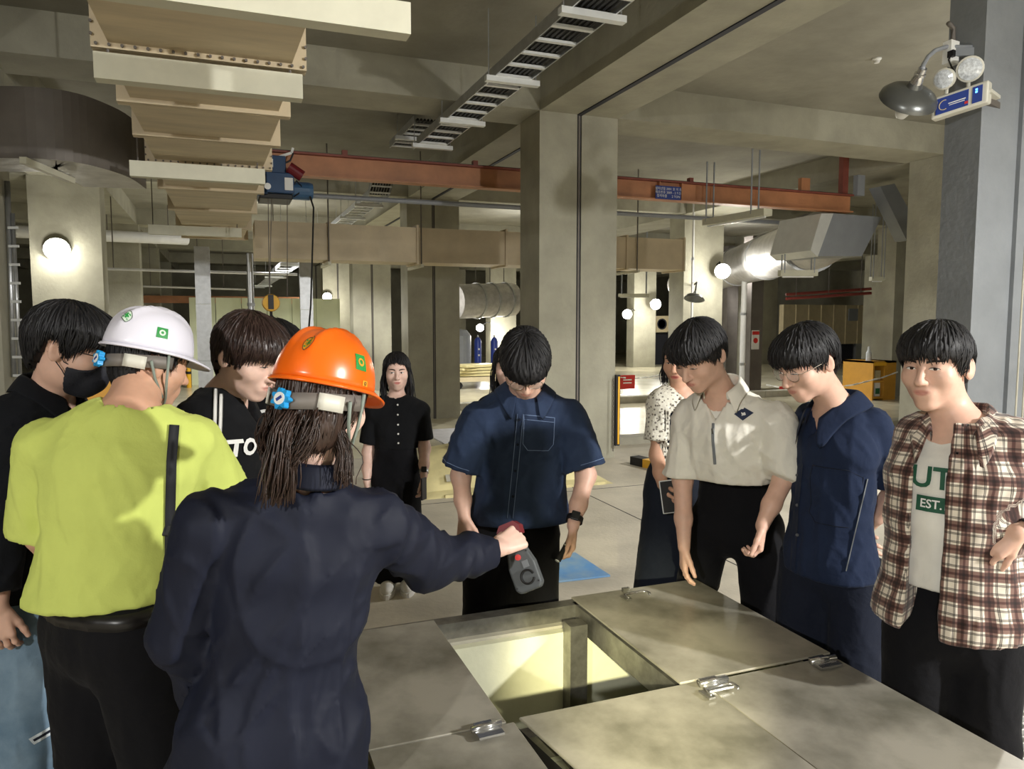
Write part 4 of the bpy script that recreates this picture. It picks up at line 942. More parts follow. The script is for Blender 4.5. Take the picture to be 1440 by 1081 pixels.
def face_details(p, open_=.5, gaze=(0, 0), brows=True):
    """eyes, lashes and eyebrows on the head"""
    for sx in (-1, 1):
        c = np.array([.030 * sx, 0, .0035]); n = 11
        xs = np.linspace(-1, 1, n); up_ = .0062 * open_ * (1 - xs ** 2) ** .8; lo_ = -.0040 * open_ * (1 - xs ** 2) ** .8
        grid = []
        for k in range(4):
            for x, a, b in zip(xs, up_, lo_): grid.append((c[0] + x * .0135, .13, c[2] + b + (a - b) * k / 3 + .0012 * sx * x * 0))
        g = np.array(grid); w = HW(p, g); w = march(p.head_world, w, -p.R[1], 40, .6); w = w + p.R[1] * .0014
        f = [(k * n + i, k * n + i + 1, (k + 1) * n + i + 1, (k + 1) * n + i) for k in range(3) for i in range(n - 1)]
        if open_ > .12:
            e = mesh_obj('eye', w, f, 'eye_white', p.root, True)
            t = np.linspace(0, 2 * math.pi, 13)[:-1]; r = .0050; ic = (c[0] + gaze[0], c[2] + .0012 + gaze[1])
            q = np.array([(ic[0], .13, ic[1])] + [(ic[0] + r * math.cos(a), .13, np.clip(ic[1] + r * math.sin(a), c[2] - .0040 * open_, c[2] + .0060 * open_)) for a in t])
            w2 = march(p.head_world, HW(p, q), -p.R[1], 40, .6) + p.R[1] * .0023
            mesh_obj('iris', w2, [(0, 1 + i, 1 + (i + 1) % 12) for i in range(12)], 'iris', e)
        m = MB(); q = np.array([(c[0] + x * .0145, .13, c[2] + a - .0006 + (0 if open_ > .3 else -.002)) for x, a in zip(xs, up_)])
        w3 = march(p.head_world, HW(p, q), -p.R[1], 40, .6) + p.R[1] * .0014
        m.tube(w3, [.0006 + .0007 * (1 - x * x) for x in xs], 5); m.build('lash_line', 'lash', p.root)
        if brows:
            q = []; n2 = 9
            for k in (0, 1):
                for x in np.linspace(-1, 1, n2):
                    th = .0034 * (1 - .75 * max(0, x * sx) ** 2); z = .0225 + .0035 * (1 - (x * sx - .2) ** 2) ; q.append((c[0] + .002 * sx + x * .0195, .14, z + (th if k else -th)))
            w4 = march(p.head_world, HW(p, np.array(q)), -p.R[1], 40, .6) + p.R[1] * .0012
            mesh_obj('eyebrow', w4, [(i, i + 1, n2 + i + 1, n2 + i) for i in range(n2 - 1)], 'brow', p.root)
def hair_shape(Q, st):
    """hair volume in head space: cap trimmed by a hairline that depends on azimuth (0 front, pi back)"""
    az = np.abs(np.arctan2(Q[:, 0], Q[:, 1] + .012))
    zl = np.interp(az, st['az'], st['z']).astype(f4)
    v = st.get('vol', 1.0); Q = Q.copy(); tp = 1 + 1.5 * np.clip(.03 - Q[:, 2], 0, .12); Q[:, 0] *= tp; Q[:, 1] = np.where(Q[:, 1] < 0, Q[:, 1] * (1 + (tp - 1) * .5), Q[:, 1])
    d = ell(Q, (0, -.012, .036), I3, (.088 * v, .109 * v, .095 * v))
    d = smin(d, ell(Q, (0, -.045, -.03), I3, (.072, .062, .085)), .04)
    if st.get('nape'): d = smin(d, ell(Q, (0, -.05, -.06), I3, (.086, .07, .07)), .03)
    if st.get('bang', 0): d = smin(d, ell(Q, (0, .045, .055), I3, (.075 * v, .06 + st['bang'], .055)), .04)
    if 'side' in st: 
        X = Q.copy(); X[:, 0] = np.abs(X[:, 0]); d = smin(d, ell(X, (.062, .02, .02), I3, (.026, .06, st['side'])), .03)
    wav = .0014 * np.sin(az * 34 + 5 * np.sin(Q[:, 2] * 40) + 2 * np.sin(Q[:, 0] * 50)) + .0011 * np.sin(az * 61 + Q[:, 2] * 30 + (Q[:, 0] > 0))
    d = d - wav
    rag = .006 * np.sin(az * 23 + (Q[:, 0] > 0) * 2) + .004 * np.sin(az * 57)
    return smax(d, (zl + rag) - Q[:, 2], .012)
def make_hair(p, st, m='hair_black', seed=1, n=300, h=.005, part=(0, -.03), name='hair', tips=1.0):
    def f(P):
        Q = ((P - p.hc.astype(f4)) @ p.R.T.astype(f4)) / p.hs; return hair_shape(Q, st) * p.hs
    v, F_ = nets(f, p.hc - .19, p.hc + .19, h)
    # strands combed from the crown over the volume
    r = np.random.RandomState(seed); V_ = [v]; FF = [F_]; off = len(v); c0 = np.array([0, -.012, .02]); ns = 9
    az = r.uniform(-math.pi, math.pi, n); fin = np.interp(np.abs(az), st['az'], st['z']) - .004 - tips * np.abs(r.normal(0, .007, n)); sw = r.normal(st.get('swirl', 0), .25, n); st0 = r.uniform(.0, .45, n); lift = r.uniform(-.0018, .0012, n); wd = r.uniform(.0022, .0052, n)
    T = np.linspace(0, 1, ns); rays = []; 
    part = st.get('part', part)
    for i in range(n):
        ca, sa = math.sin(az[i]), math.cos(az[i])
        top = np.array([part[0], part[1], .128])
        rad = .10
        end = np.array([math.sin(az[i]) * rad * .8, math.cos(az[i]) * rad - .012, fin[i]])
        for t in T:
            tt = st0[i] * .6 + (1 - st0[i] * .6) * t
            th = tt * math.pi * .5; a2 = az[i] + sw[i] * math.sin(math.pi * tt) * .5
            zz = fin[i] + (.128 - fin[i]) * math.cos(th); rr = rad * (math.sin(th) ** .9); 
            rays.append((math.sin(a2) * rr + part[0] * (1 - tt), math.cos(a2) * rr * 1.12 - .012 + (part[1] + .012) * (1 - tt), zz))
    rays = np.array(rays); D = rays - c0; D /= np.linalg.norm(D, axis=1)[:, None]
    Z = rays[:, 2]
    def g(q):
        st2 = dict(st); st2['z'] = [-.3] * len(st['z']); return np.minimum(hair_shape(q.astype(f4), st2), head_sdf(q) - .003)
    lowm = D[:, 2] < -.35
    # push the guide points to the surface along their horizontal direction (keeps their height)
    Hd = rays - np.array([0, -.02, 0]); Hd[:, 2] = np.where(Z > .06, (Z - .03), 0); Hd /= np.linalg.norm(Hd, axis=1)[:, None] + 1e-6
    S0 = rays + Hd * .06; S = march(g, S0, -Hd, 22, .7); tr = np.linalg.norm(S - S0, axis=1); S = np.where((tr > .085)[:, None], S0 - Hd * .10, S); Nn = Hd
    S = S.reshape(n, ns, 3); Nn = Nn.reshape(n, ns, 3)
    for i in range(n):
        a = S[i] + Nn[i] * lift[i]; tg = np.gradient(a, axis=0); tg /= np.linalg.norm(tg, axis=1)[:, None] + 1e-6; sd = np.cross(tg, Nn[i]); sd /= np.linalg.norm(sd, axis=1)[:, None] + 1e-6
        w_ = (wd[i] * np.sqrt(np.clip(1 - T ** 3, 0.02, 1)))[:, None] * np.clip(T * 5 + .4, 0, 1)[:, None]
        A = a - sd * w_; B = a + Nn[i] * w_ * .45; C = a + sd * w_; D_ = a - Nn[i] * w_ * .4
        ring = np.stack([A, B, C, D_], 1).reshape(-1, 3); V_.append(HW(p, ring))
        ff = [(off + k * 4 + j, off + k * 4 + (j + 1) % 4, off + k * 4 + 4 + (j + 1) % 4, off + k * 4 + 4 + j) for k in range(ns - 1) for j in range(4)] + [(off + 3, off + 2, off + 1, off), tuple(off + (ns - 1) * 4 + j for j in range(4))]
        FF.append(np.array(ff)); off += ns * 4
    return fast_mesh(name, np.concatenate(V_), np.concatenate(FF), m, p.root)
# azimuth breakpoints: front 0 ... back pi
SHORT = dict(az=[0, .5, .85, 1.1, 1.35, 1.6, 1.85, 2.2, 2.6, 3.15], z=[.034, .030, .024, -.008, -.014, .032, .024, -.035, -.062, -.072], bang=.012)
BOWL = dict(az=[0, .5, .85, 1.1, 1.35, 1.6, 1.85, 2.2, 2.6, 3.15], z=[.026, .022, .014, -.016, -.030, .018, .008, -.055, -.085, -.092], bang=.016, vol=1.03)
FULL = dict(az=[0, .6, 1.0, 1.3, 3.15], z=[.050, .045, .01, -.07, -.11], vol=1.02)
def long_hair(p, paths, m='hair_black', seed=3, name='hair_length', n=26, width=.02, taper=.5, lock=.0042):
    """locks following head-space guide curves"""
    r = np.random.RandomState(seed); mb = MB()
    for gp in paths:
        gp = np.array(gp, float); t0 = np.linspace(0, 1, len(gp)); T = np.linspace(0, 1, 10)
        for i in range(n):
            o = r.normal(0, 1, 3) * width * np.array([.8, .8, .3]); q = np.stack([np.interp(T, t0, gp[:, k]) for k in range(3)], 1) + o * (.5 + .6 * T)[:, None] + .004 * np.sin(T * 9 + r.uniform(0, 6))[:, None] * r.normal(0, 1, 3)
            ln = r.uniform(.8, 1.0); q = np.stack([np.interp(T * ln, T, q[:, k]) for k in range(3)], 1)
            mb.tube(HW(p, q), [lock * (1 - taper * t) if t < .95 else .001 for t in T], 4)
    return mb.build(name, m, p.root, True)
# ---------------------------------------------------------------- clothes
def torso_f(P, p, e, shape):
    """shape: list of (t from neck 0 to pelvis 1, half width, half depth)"""
    J = p.J; d = None
    for (t0, w0, d0), (t1, w1, d1) in zip(shape[:-1], shape[1:]):
        a = J['neck'] + (J['pel'] - J['neck']) * t0; b = J['neck'] + (J['pel'] - J['neck']) * t1
        s = eseg(P, a, b, p.rt, p.fw, (w0 + e, d0 + e), (w1 + e, d1 + e)); d = s if d is None else smin(d, s, .03)
    return d
MALE = [(.10, .135, .075), (.28, .175, .112), (.5, .165, .115), (.78, .150, .108), (1.02, .165, .118), (1.2, .165, .115)]
FEM = [(.10, .115, .065), (.28, .145, .098), (.5, .135, .10), (.75, .115, .085), (1.0, .150, .105), (1.2, .155, .11)]
def make_top(p, m, hem, sleeve=.6, sr=(.066, .072), ease=.014, shape=None, amp=.006, seed=1, h=.0095, neck=(.066, 0, .0), vneck=None, name='shirt', long_cuff=None, cr=(.05, .04), flare=0.0, hemtilt=0, armamp=1.0, cutfn=None, drop=.0, fold_f=1.0, shr=.056):
    J = p.J; shape = shape or (FEM if p.female else MALE); up = p.up; nbv = J['neck']
    def f(P):
        Q = (P - p.o.astype(f4)) @ p.M.T.astype(f4)
        d = torso_f(P, p, ease, shape)
        if flare: d = d - flare * np.clip((nbv[2] - .25 - P[:, 2]) / .5, 0, 1)
        for s in 'LR':
            sh, e, w_ = J['sh' + s], J['el' + s], J['wr' + s]
            d = smin(d, seg(P, nbv - up * .034, sh - up * (drop + .004), .044 + ease, shr - .006 + ease), .05)
            if sleeve:
                ad = nrm(e - sh)
                if long_cuff is None:
                    end = sh + (e - sh) * sleeve; q = seg(P, sh, sh + (e - sh) * (sleeve + .25), sr[0], sr[1] + (sr[1] - sr[0]) * .25 / sleeve)
                    q = smax(q, ((P - end.astype(f4)) @ ad.astype(f4)), .008)
                else:
                    end = e + (w_ - e) * long_cuff; q = smin(seg(P, sh, e, sr[0], sr[1]), seg(P, e, e + (w_ - e) * (long_cuff + .2), cr[0], cr[1]), .03)
                    wd = nrm(w_ - e); q = smax(q, (P - end.astype(f4)) @ wd.astype(f4), .008)
                d = smin(d, q, .005)
        if amp: d = d - folds(Q, amp, seed, f=fold_f)
        hz = hem + hemtilt * (Q[:, 1])
        d = smax(d, hz - P[:, 2], .006)
        nc = nbv + p.fw * neck[1] + up * neck[2]
        d = smax(d, -seg(P, nc - up * .02, nc + up * .2, neck[0], neck[0] + .03), .008)
        if vneck:
            a = nbv + up * .06 + p.fw * .06; b = nbv - up * vneck[0] + p.fw * .2; 
            x = np.abs((P - nbv.astype(f4)) @ p.rt.astype(f4)); z = (P - nbv.astype(f4)) @ up.astype(f4); y = (P - nbv.astype(f4)) @ p.fw.astype(f4)
            cut = np.maximum(x - (z + vneck[0]) * vneck[1], -y - .0); d = smax(d, -cut, .006)
        if cutfn is not None: d = cutfn(P, Q, d)
        return d
    ks = ['neck', 'pel', 'shL', 'shR', 'elL', 'elR'] + (['wrL', 'wrR'] if long_cuff else [])
    pts = np.array([J[k] for k in ks]); lo = pts.min(0) - .30; hi = pts.max(0) + .22; lo[2] = min(hem - .05, lo[2] + .1)
    v, F_ = nets(f, lo, hi, h)
    p.top_f = f
    o = fast_mesh(name, v, F_, m, p.root); p.top = o; p.top_v = v
    return o
def make_trousers(p, m, waist, r=(.092, .078, .066), hipw=(.165, .118), amp=.005, seed=5, h=.012, ease=0.0, name='trousers', cuff=.06):
    J = p.J; hp = (J['hipL'] + J['hipR']) / 2
    def f(P):
        Q = (P - p.o.astype(f4)) @ p.M.T.astype(f4)
        d = eseg(P, V(hp[0], hp[1], waist + .05), hp - V(0, 0, .02), p.hrt, p.hfw, (hipw[0] * .9 + ease, hipw[1] * .95 + ease), (hipw[0] + ease, hipw[1] + ease))
        for s in 'LR':
            a, k, n_ = J['hip' + s], J['kn' + s], J['ank' + s]
            q = smin(seg(P, a, k, r[0], r[1]), seg(P, k, V(*n_[:2], n_[2] - .06), r[1], r[2]), .03); d = smin(d, q, .035)
        d = d - folds(Q, amp, seed, kz=.5)
        d = smax(d, P[:, 2] - waist, .006)
        return smax(d, cuff - P[:, 2], .006)
    pts = np.array([J[k + s] for k in ('hip', 'kn', 'ank') for s in 'LR']); lo = pts.min(0) - .22; hi = pts.max(0) + .22; lo[2] = .03; hi[2] = waist + .08
    v, F_ = nets(f, lo, hi, h); p.leg_f = f
    return fast_mesh(name, v, F_, m, p.root)
def make_shoes(p, m='black', sole='sole_white', toe=None):
    for s in 'LR':
        a = p.J['ank' + s]; fw_ = nrm(V(*(toe[s] if toe else p.hfw)[:2], 0)); rt = V(fw_[1], -fw_[0], 0); R = np.array([rt, fw_, V(0, 0, 1)]); c = V(a[0], a[1], 0)
        def f(P):
            d = ell(P, c + fw_ * .055 + V(0, 0, .045), R, (.046, .135, .048)); d = smin(d, ell(P, c - fw_ * .02 + V(0, 0, .07), R, (.042, .07, .06)), .03)
            d = smin(d, seg(P, c + V(0, 0, .06), c + V(0, 0, .13), .044, .045), .03); return np.maximum(np.maximum(d, .022 - P[:, 2]), P[:, 2] - .115)
        v, F_ = nets(f, c - .22, c + V(.22, .22, .2), .009); o = fast_mesh('shoe', v, F_, m, p.root)
        pl = [c + fw_ * (.055 + .142 * math.sin(t)) + rt * .05 * math.cos(t) * (1 - .15 * (math.sin(t) < 0)) + V(0, 0, .0) for t in np.linspace(0, 2 * math.pi, 21)[:-1]]
        MB().prism(pl, (0, 0, .03)).build('sole', sole, o)
def collar(p, m, r_in=.066, r_out=.098, open_=.55, stand=.035, fall=.05, point=.05, front=.03, lean=.02, name='collar', c=None, spread=.0, up_off=.028):
    """turn-down collar: open_ = half angle of the front gap"""
    c = p.J['neck'] + p.up * up_off if c is None else c; n = 27; v = []; f = []
    ths = np.linspace(-math.pi + open_, math.pi - open_, n)      # 0 = back
    for t in ths:
        k = (abs(t) / (math.pi - open_)); fr = max(0, (k - .45) / .55)
        d = p.rt * math.sin(t) - p.fw * math.cos(t)
        dn = fr ** 1.3 * front
        b0 = c + d * r_in + p.up * (-.005 - dn * 1.2) + p.fw * fr * lean
        b1 = c + d * (r_in - .004) + p.up * (stand * (1 - .35 * fr) - dn) + p.fw * fr * lean
        b2 = c + d * (r_in + .008) + p.up * (stand * (1 - .35 * fr) + .004 - dn) + p.fw * fr * lean
        pt = max(0, (k - .72) / .28) ** 1.5
        b3 = c + d * (r_out + pt * spread) + p.up * (stand - fall - dn * 1.3 - pt * point) + p.fw * (fr * lean * 1.6 + pt * .018)
        v += [b0, b1, b2, b3]
    v = np.array(v)
    offs = np.tile([.002, .005, .009, .006], n)
    for _ in range(10):
        P_ = v.astype(f4); f0 = p.top_f(P_); e_ = .004; g = np.stack([p.top_f(P_ + np.eye(3, dtype=f4)[k] * e_) - f0 for k in range(3)], 1) / e_
        g /= np.linalg.norm(g, axis=1)[:, None] + 1e-6; m_ = f0 < offs; v[m_] += g[m_] * (np.clip(offs - f0, 0, .02) * .7)[m_][:, None]; m3 = (f0 > offs + .004) & (np.arange(len(v)) % 4 == 3); v[m3] -= g[m3] * (np.clip(f0 - offs, 0, .012) * .6)[m3][:, None]
    for i in range(n - 1):
        for j in range(3): f.append((i * 4 + j, i * 4 + j + 1, i * 4 + 5 + j, i * 4 + 4 + j))
    o = mesh_obj(name, v, f, m, p.root, True); s = o.modifiers.new('solid', 'SOLIDIFY'); s.thickness = .004; s.offset = 0
    sb = o.modifiers.new('sub', 'SUBSURF'); sb.levels = 1; sb.render_levels = 1
    return o
def strip(p, pts, w, m, name, fn=None, d=None, th=.004, lift=.002, n=24, side=None, parent=None):
    """thin band laid on the cloth along a guide polyline (world points near the surface), marched along d"""
    fn = fn or p.top_f; pts = np.array([V(*q) for q in pts]); t0 = np.linspace(0, 1, len(pts)); T = np.linspace(0, 1, n)
    c = np.stack([np.interp(T, t0, pts[:, k]) for k in range(3)], 1); d = nrm(d if d is not None else -p.fw)
    tg = np.gradient(c, axis=0); sd = np.cross(tg, d); sd /= np.linalg.norm(sd, axis=1)[:, None]
    rows = []
    for k in (-1, 0, 1): rows.append(march(fn, c + sd * w / 2 * k - d * .0, d) - d * (lift + (.001 if k == 0 else 0)))
    base = np.concatenate(rows) + d * lift; top = [r - d * th for r in rows]; v = np.concatenate(rows + top); f = []; N = n
    for i in range(n - 1):
        for k in (3, 4): f.append((k * N + i, k * N + i + 1, (k + 1) * N + i + 1, (k + 1) * N + i))
        f.append((i, i + 1, 3 * N + i + 1, 3 * N + i)); f.append((2 * N + i, 2 * N + i + 1, 5 * N + i + 1, 5 * N + i))
    v, f = keep_hits(v, f, base, fn); return mesh_obj(name, v, f, m, parent or p.root, True) if len(f) else None
def decal(p, v2, f, c, ax, ay, m, name, fn=None, lift=.0025, parent=None, back=.25):
    """flat shape (x, y) laid onto the cloth around c, marched along the inward normal"""
    fn = fn or p.top_f; ax, ay = nrm(ax), nrm(ay); nn = nrm(np.cross(ax, ay)); v2 = np.asarray(v2, float)
    o = V(*c) + v2[:, :1] * ax + v2[:, 1:2] * ay + nn * back
    b = march(fn, o, -nn, 48, .8); w, f = keep_hits(b + nn * lift, f, b, fn)
    return mesh_obj(name, w, f, m, parent or p.root) if len(f) else print('no decal', name)
def grid2(w, h, nx=8, ny=8, round_=0):
    v = [((i / nx - .5) * w, (j / ny - .5) * h) for j in range(ny + 1) for i in range(nx + 1)]
    f = [(j * (nx + 1) + i, j * (nx + 1) + i + 1, (j + 1) * (nx + 1) + i + 1, (j + 1) * (nx + 1) + i) for j in range(ny) for i in range(nx)]
    return v, f
def outline_tube(p, pts2, c, ax, ay, r, m, name, closed=True, fn=None, parent=None, n=8):
    """thin seam following a 2-D outline on the cloth"""
    fn = fn or p.top_f; ax, ay = nrm(ax), nrm(ay); nn = nrm(np.cross(ax, ay)); q = []
    P2 = list(pts2) + ([pts2[0]] if closed else [])
    for a, b in zip(P2[:-1], P2[1:]):
        for t in np.linspace(0, 1, n)[:-1]: q.append((a[0] + (b[0] - a[0]) * t, a[1] + (b[1] - a[1]) * t))
    q.append(P2[-1]); q = np.array(q); o = V(*c) + q[:, :1] * ax + q[:, 1:2] * ay + nn * .2
    w = march(fn, o, -nn, 48, .8); w = w[np.abs(fn(w)) < .02] + nn * r * .4
    if len(w) < 2: return None
    return MB().tube(w, r, 5).build(name, m, parent or p.root, True)
def disc2(r, n=16): return [(0, 0)] + [(r * math.cos(t), r * math.sin(t)) for t in np.arange(n) * 2 * math.pi / n], [(0, 1 + i, 1 + (i + 1) % n) for i in range(n)]
def glasses(p, m='metal_rim', rx=.024, rz=.019, zc=.000, y=.100, lens='lens', thick=.0013, name='glasses', square=2.0, cx=.0325, tilt=0):
    g = None; t = np.linspace(0, 2 * math.pi, 25); e = 2 / square
    def rim(sx): return [(cx * sx + rx * np.sign(math.cos(a)) * abs(math.cos(a)) ** e, y - .004 * abs(cx * sx + rx * math.cos(a)) / .05, zc + rz * np.sign(math.sin(a)) * abs(math.sin(a)) ** e) for a in t]
    mb = MB()
    for sx in (-1, 1):
        mb.tube(HW(p, np.array(rim(sx))), thick, 6, False)
        mb.tube(HW(p, np.array([((cx + rx) * sx, y - .004, zc + .006), ((cx + rx + .010) * sx, y - .012, zc + .007), (.079 * sx, .05, zc + .008), (.083 * sx, -.01, zc + .008), (.082 * sx, -.03, zc - .010)])), thick * .9, 6)
    mb.tube(HW(p, np.array([(-(cx - rx), y - .001, zc + .003), (0, y + .004, zc + .006), ((cx - rx), y - .001, zc + .003)])), thick, 6)
    g = mb.build(name, m, p.root, True)
    for sx in (-1, 1):
        q = rim(sx)[:-1]; w = HW(p, np.array([(cx * sx, y - .001, zc)] + q)); mesh_obj('lens', w, [(0, 1 + i, 1 + (i + 1) % 24) for i in range(24)], lens, g)
    return g
def default_legs(J, hipc, spread=.085, knee=(0, .02), yawdir=None, ank=None, kz=.48):
    """fill hips, knees and ankles from a hip centre; yawdir = horizontal facing"""
    f = nrm(V(*yawdir[:2], 0)); r = V(f[1], -f[0], 0)
    for s, g in (('L', -1), ('R', 1)):
        J.setdefault('hip' + s, hipc + r * g * spread); b = J['hip' + s]
        an = (ank or {}).get(s, V(b[0], b[1], 0) + r * g * .01); J.setdefault('ank' + s, V(an[0], an[1], .09))
        J.setdefault('kn' + s, V((b[0] + J['ank' + s][0]) / 2, (b[1] + J['ank' + s][1]) / 2, kz) + f * knee[1])
    return J
def cam_dir(yaw):
    Fh = nrm(V(FW[0], FW[1], 0)); y = math.radians(yaw); return -Fh * math.cos(y) + RT * math.sin(y)
def joints(d):
    return {k: U(*v) for k, v in d.items()}

def ring_on(fn, c, z0, z1, m, name, parent, lift=.003, n=48, r=.4):
    """closed band round a garment between two heights"""
    t = np.arange(n) * 2 * math.pi / n; D = np.stack([np.cos(t), np.sin(t), t * 0], 1); rows = []
    for z in (z0, z1):
        o = V(c[0], c[1], z) + D * r; w = march(fn, o, -D, 40, .8); rows += [w + D * lift, w - D * .012]
    v = np.concatenate(rows); f = []
    for i in range(n):
        j = (i + 1) % n; f += [(i, j, 2 * n + j, 2 * n + i), (n + j, n + i, 3 * n + i, 3 * n + j), (2 * n + i, 2 * n + j, 3 * n + j, 3 * n + i), (j, i, n + i, n + j)]
    return mesh_obj(name, v, f, m, parent, True)
def helmet(p, m, label, sticker='print_green', lo=0.034, seed=0, band='duct_dark'):
    t = empty('safety_helmet', HW(p, (0, -.01, .04)), label, 'helmet', 'safety helmets')
    na, nr = 64, 14; v = []; f = []
    def prof(a, k):
        """a azimuth (0 front), k 0 rim .. 1 crown"""
        th = k * math.pi / 2; cx, cy = math.sin(a), math.cos(a); ry = .124 if cy < 0 else .118; c = math.cos(th) ** .82; s_ = math.sin(th) ** .95
        x, y, z = cx * .101 * c, cy * ry * c - .008, lo + .122 * s_
        b = .009 * max(0, 1 - ((abs(x) - .030) / .011) ** 2) * min(1, max(0, (z - lo - .035) / .03)); z += b; y *= 1 + b * .6; return (x, y, z)
    for r in range(nr):
        for i in range(na): v.append(prof(i * 2 * math.pi / na, r / nr))
    v.append((0, -.008, lo + .122)); 
    for r in range(nr - 1):
        for i in range(na): j = (i + 1) % na; f.append((r * na + i, (r + 1) * na + i, (r + 1) * na + j, r * na + j))
    for i in range(na): f.append(((nr - 1) * na + (i + 1) % na, (nr - 1) * na + i, nr * na))
    off = rootloc(t); sh = mesh_obj('shell', HW(p, np.array(v)), f, m, t, True); so = sh.modifiers.new('s', 'SOLIDIFY'); so.thickness = .004; so.offset = -1
    v = []; f = []; n3 = 4
    for r in range(n3 + 1):
        for i in range(na):
            a = i * 2 * math.pi / na; x, y, z = prof(a, 0); fr = max(0, math.cos(a)) ** 2.2; ex = (.007 + .040 * fr) * r / n3; L_ = math.hypot(x, y); v.append((x + x / L_ * ex * .6, y + y / L_ * ex * (1 if y > 0 else .6) + (ex * .3 if fr > 0 else 0), z - ex * .42 - .003 * r / n3))
    for r in range(n3):
        for i in range(na): j = (i + 1) % na; f.append((r * na + i, (r + 1) * na + i, (r + 1) * na + j, r * na + j))
    br = mesh_obj('brim', HW(p, np.array(v)), f, m, t, True); so = br.modifiers.new('s', 'SOLIDIFY'); so.thickness = .005
    # harness: band round the nape, ratchet knob, side plates, chin strap
    a = np.linspace(math.pi * .42, math.pi * 1.58, 30); v = []; f = []
    for q in a:
        k = abs(q - math.pi) / (math.pi * .58)
        for dz in (-.026 + .012 * k, .008 + .012 * k): v.append((math.sin(q) * .094, math.cos(q) * .116 - .01, lo - .040 + dz + .012 * k))
    for i in range(len(a) - 1): f.append((i * 2, i * 2 + 1, i * 2 + 3, i * 2 + 2))
    bd = mesh_obj('nape_band', HW(p, np.array(v)), f, band, t, True); so = bd.modifiers.new('s', 'SOLIDIFY'); so.thickness = .006
    for sx in (-1, 1):
        v = []; f = []; aa = np.linspace(.62, .78, 5) * math.pi
        for q in aa:
            for dz in (-.022, .012): v.append((sx * math.sin(q) * .098, math.cos(q) * .120 - .01, lo - .034 + dz))
        for i in range(4): f.append((i * 2, i * 2 + 1, i * 2 + 3, i * 2 + 2))
        o = mesh_obj('side_plate', HW(p, np.array(v)), f, 'beige_plastic', bd, True); o.modifiers.new('s', 'SOLIDIFY').thickness = .005
        MB().tube(HW(p, np.array([(sx * .098, .0, lo - .005), (sx * .088, .012, -.04), (sx * .066, .03, -.088), (sx * .03, .045, -.118), (0, .05, -.124)])), .004, 6).build('chin_strap', 'strap_grey', t, True)
        MB().tube(HW(p, np.array([(sx * .098, -.045, lo - .03), (sx * .086, -.02, -.04), (sx * .068, .02, -.088)])), .004, 6).build('chin_strap', 'strap_grey', t, True)
    c = HW(p, (0, -.130, lo - .046)); bk = -p.R[1]; n = 56
    pr = []
    for i in range(n):
        q = i * 2 * math.pi / n; r = .0185 + .0035 * math.cos(q * 7); pr.append(c + (p.R[0] * math.cos(q) + p.R[2] * math.sin(q)) * r)
    kn = MB().prism(pr, bk * .014).build('ratchet_knob', 'knob_blue', bd); 
    MB().lathe(c + bk * .0142, bk, [(0, .0125), (.001, .0125), (.0011, .001)], 18).build('knob_disc', 'white', kn)
    MB().obox(c + bk * .0156, p.R[0] * .8 + p.R[2] * .6, bk, p.R[2] * .8 - p.R[0] * .6, (.007, .0006, .003)).build('knob_mark', 'sign_blue', kn)
    return t, prof
def sticker(p, t, prof, az, k, parts):
    """flat marks on the shell: parts = list of (verts2, faces, material, lift, name)"""
    a = math.radians(az); c = np.array(prof(a, k)); e = 1e-3; du = np.array(prof(a + e, k)) - c; dv = np.array(prof(a, k + e)) - c
    ax = nrm(du); ay = nrm(dv - ax * (dv @ ax)); nn = np.cross(ax, ay); nn = nn if nn @ c > 0 else -nn
    if np.cross(ax, ay) @ nn < 0: ax = -ax
    sa = np.linalg.norm(du) / e; sk = np.linalg.norm(dv) / e; sg = 1 if (nrm(du) @ ax) > 0 else -1
    for v2, f, m, lift, nm in parts:
        w = [np.array(prof(a + sg * x / sa, k + y / sk)) + nn * lift for x, y in v2]; mesh_obj(nm, HW(p, np.array(w)), f, m, t)
def ring2(r0, r1, n=28):
    v = [(r * math.cos(q), r * math.sin(q)) for r in (r0, r1) for q in np.arange(n) * 2 * math.pi / n]; return v, [(i, (i + 1) % n, n + (i + 1) % n, n + i) for i in range(n)]
def rect2(x0, y0, x1, y1, n=4):
    v = [(x0 + (x1 - x0) * i / n, y0 + (y1 - y0) * j / n) for j in range(n + 1) for i in range(n + 1)]; return v, [(j * (n + 1) + i, j * (n + 1) + i + 1, (j + 1) * (n + 1) + i + 1, (j + 1) * (n + 1) + i) for j in range(n) for i in range(n)]
def marks(cross_bg, cross):
    """round badge: dark ring, pale disc, cross with four small leaves"""
    o = [(*disc2(.0165, 28), cross_bg, .0012, 'badge_disc'), (*ring2(.0155, .0175), 'badge_dark', .0018, 'badge_ring'), (*rect2(-.0026, -.0085, .0026, .0085), cross, .0020, 'badge_cross'), (*rect2(-.0085, -.0026, .0085, .0026), cross, .0021, 'badge_cross')]
    for x in (-1, 1):
        for y in (-1, 1): o.append((*rect2(x * .0055 if x < 0 else .0045, y * .009 if y < 0 else .0055, x * .0115 if x < 0 else .0095, y * .0055 if y < 0 else .009), cross, .0019, 'badge_leaf'))
    return o
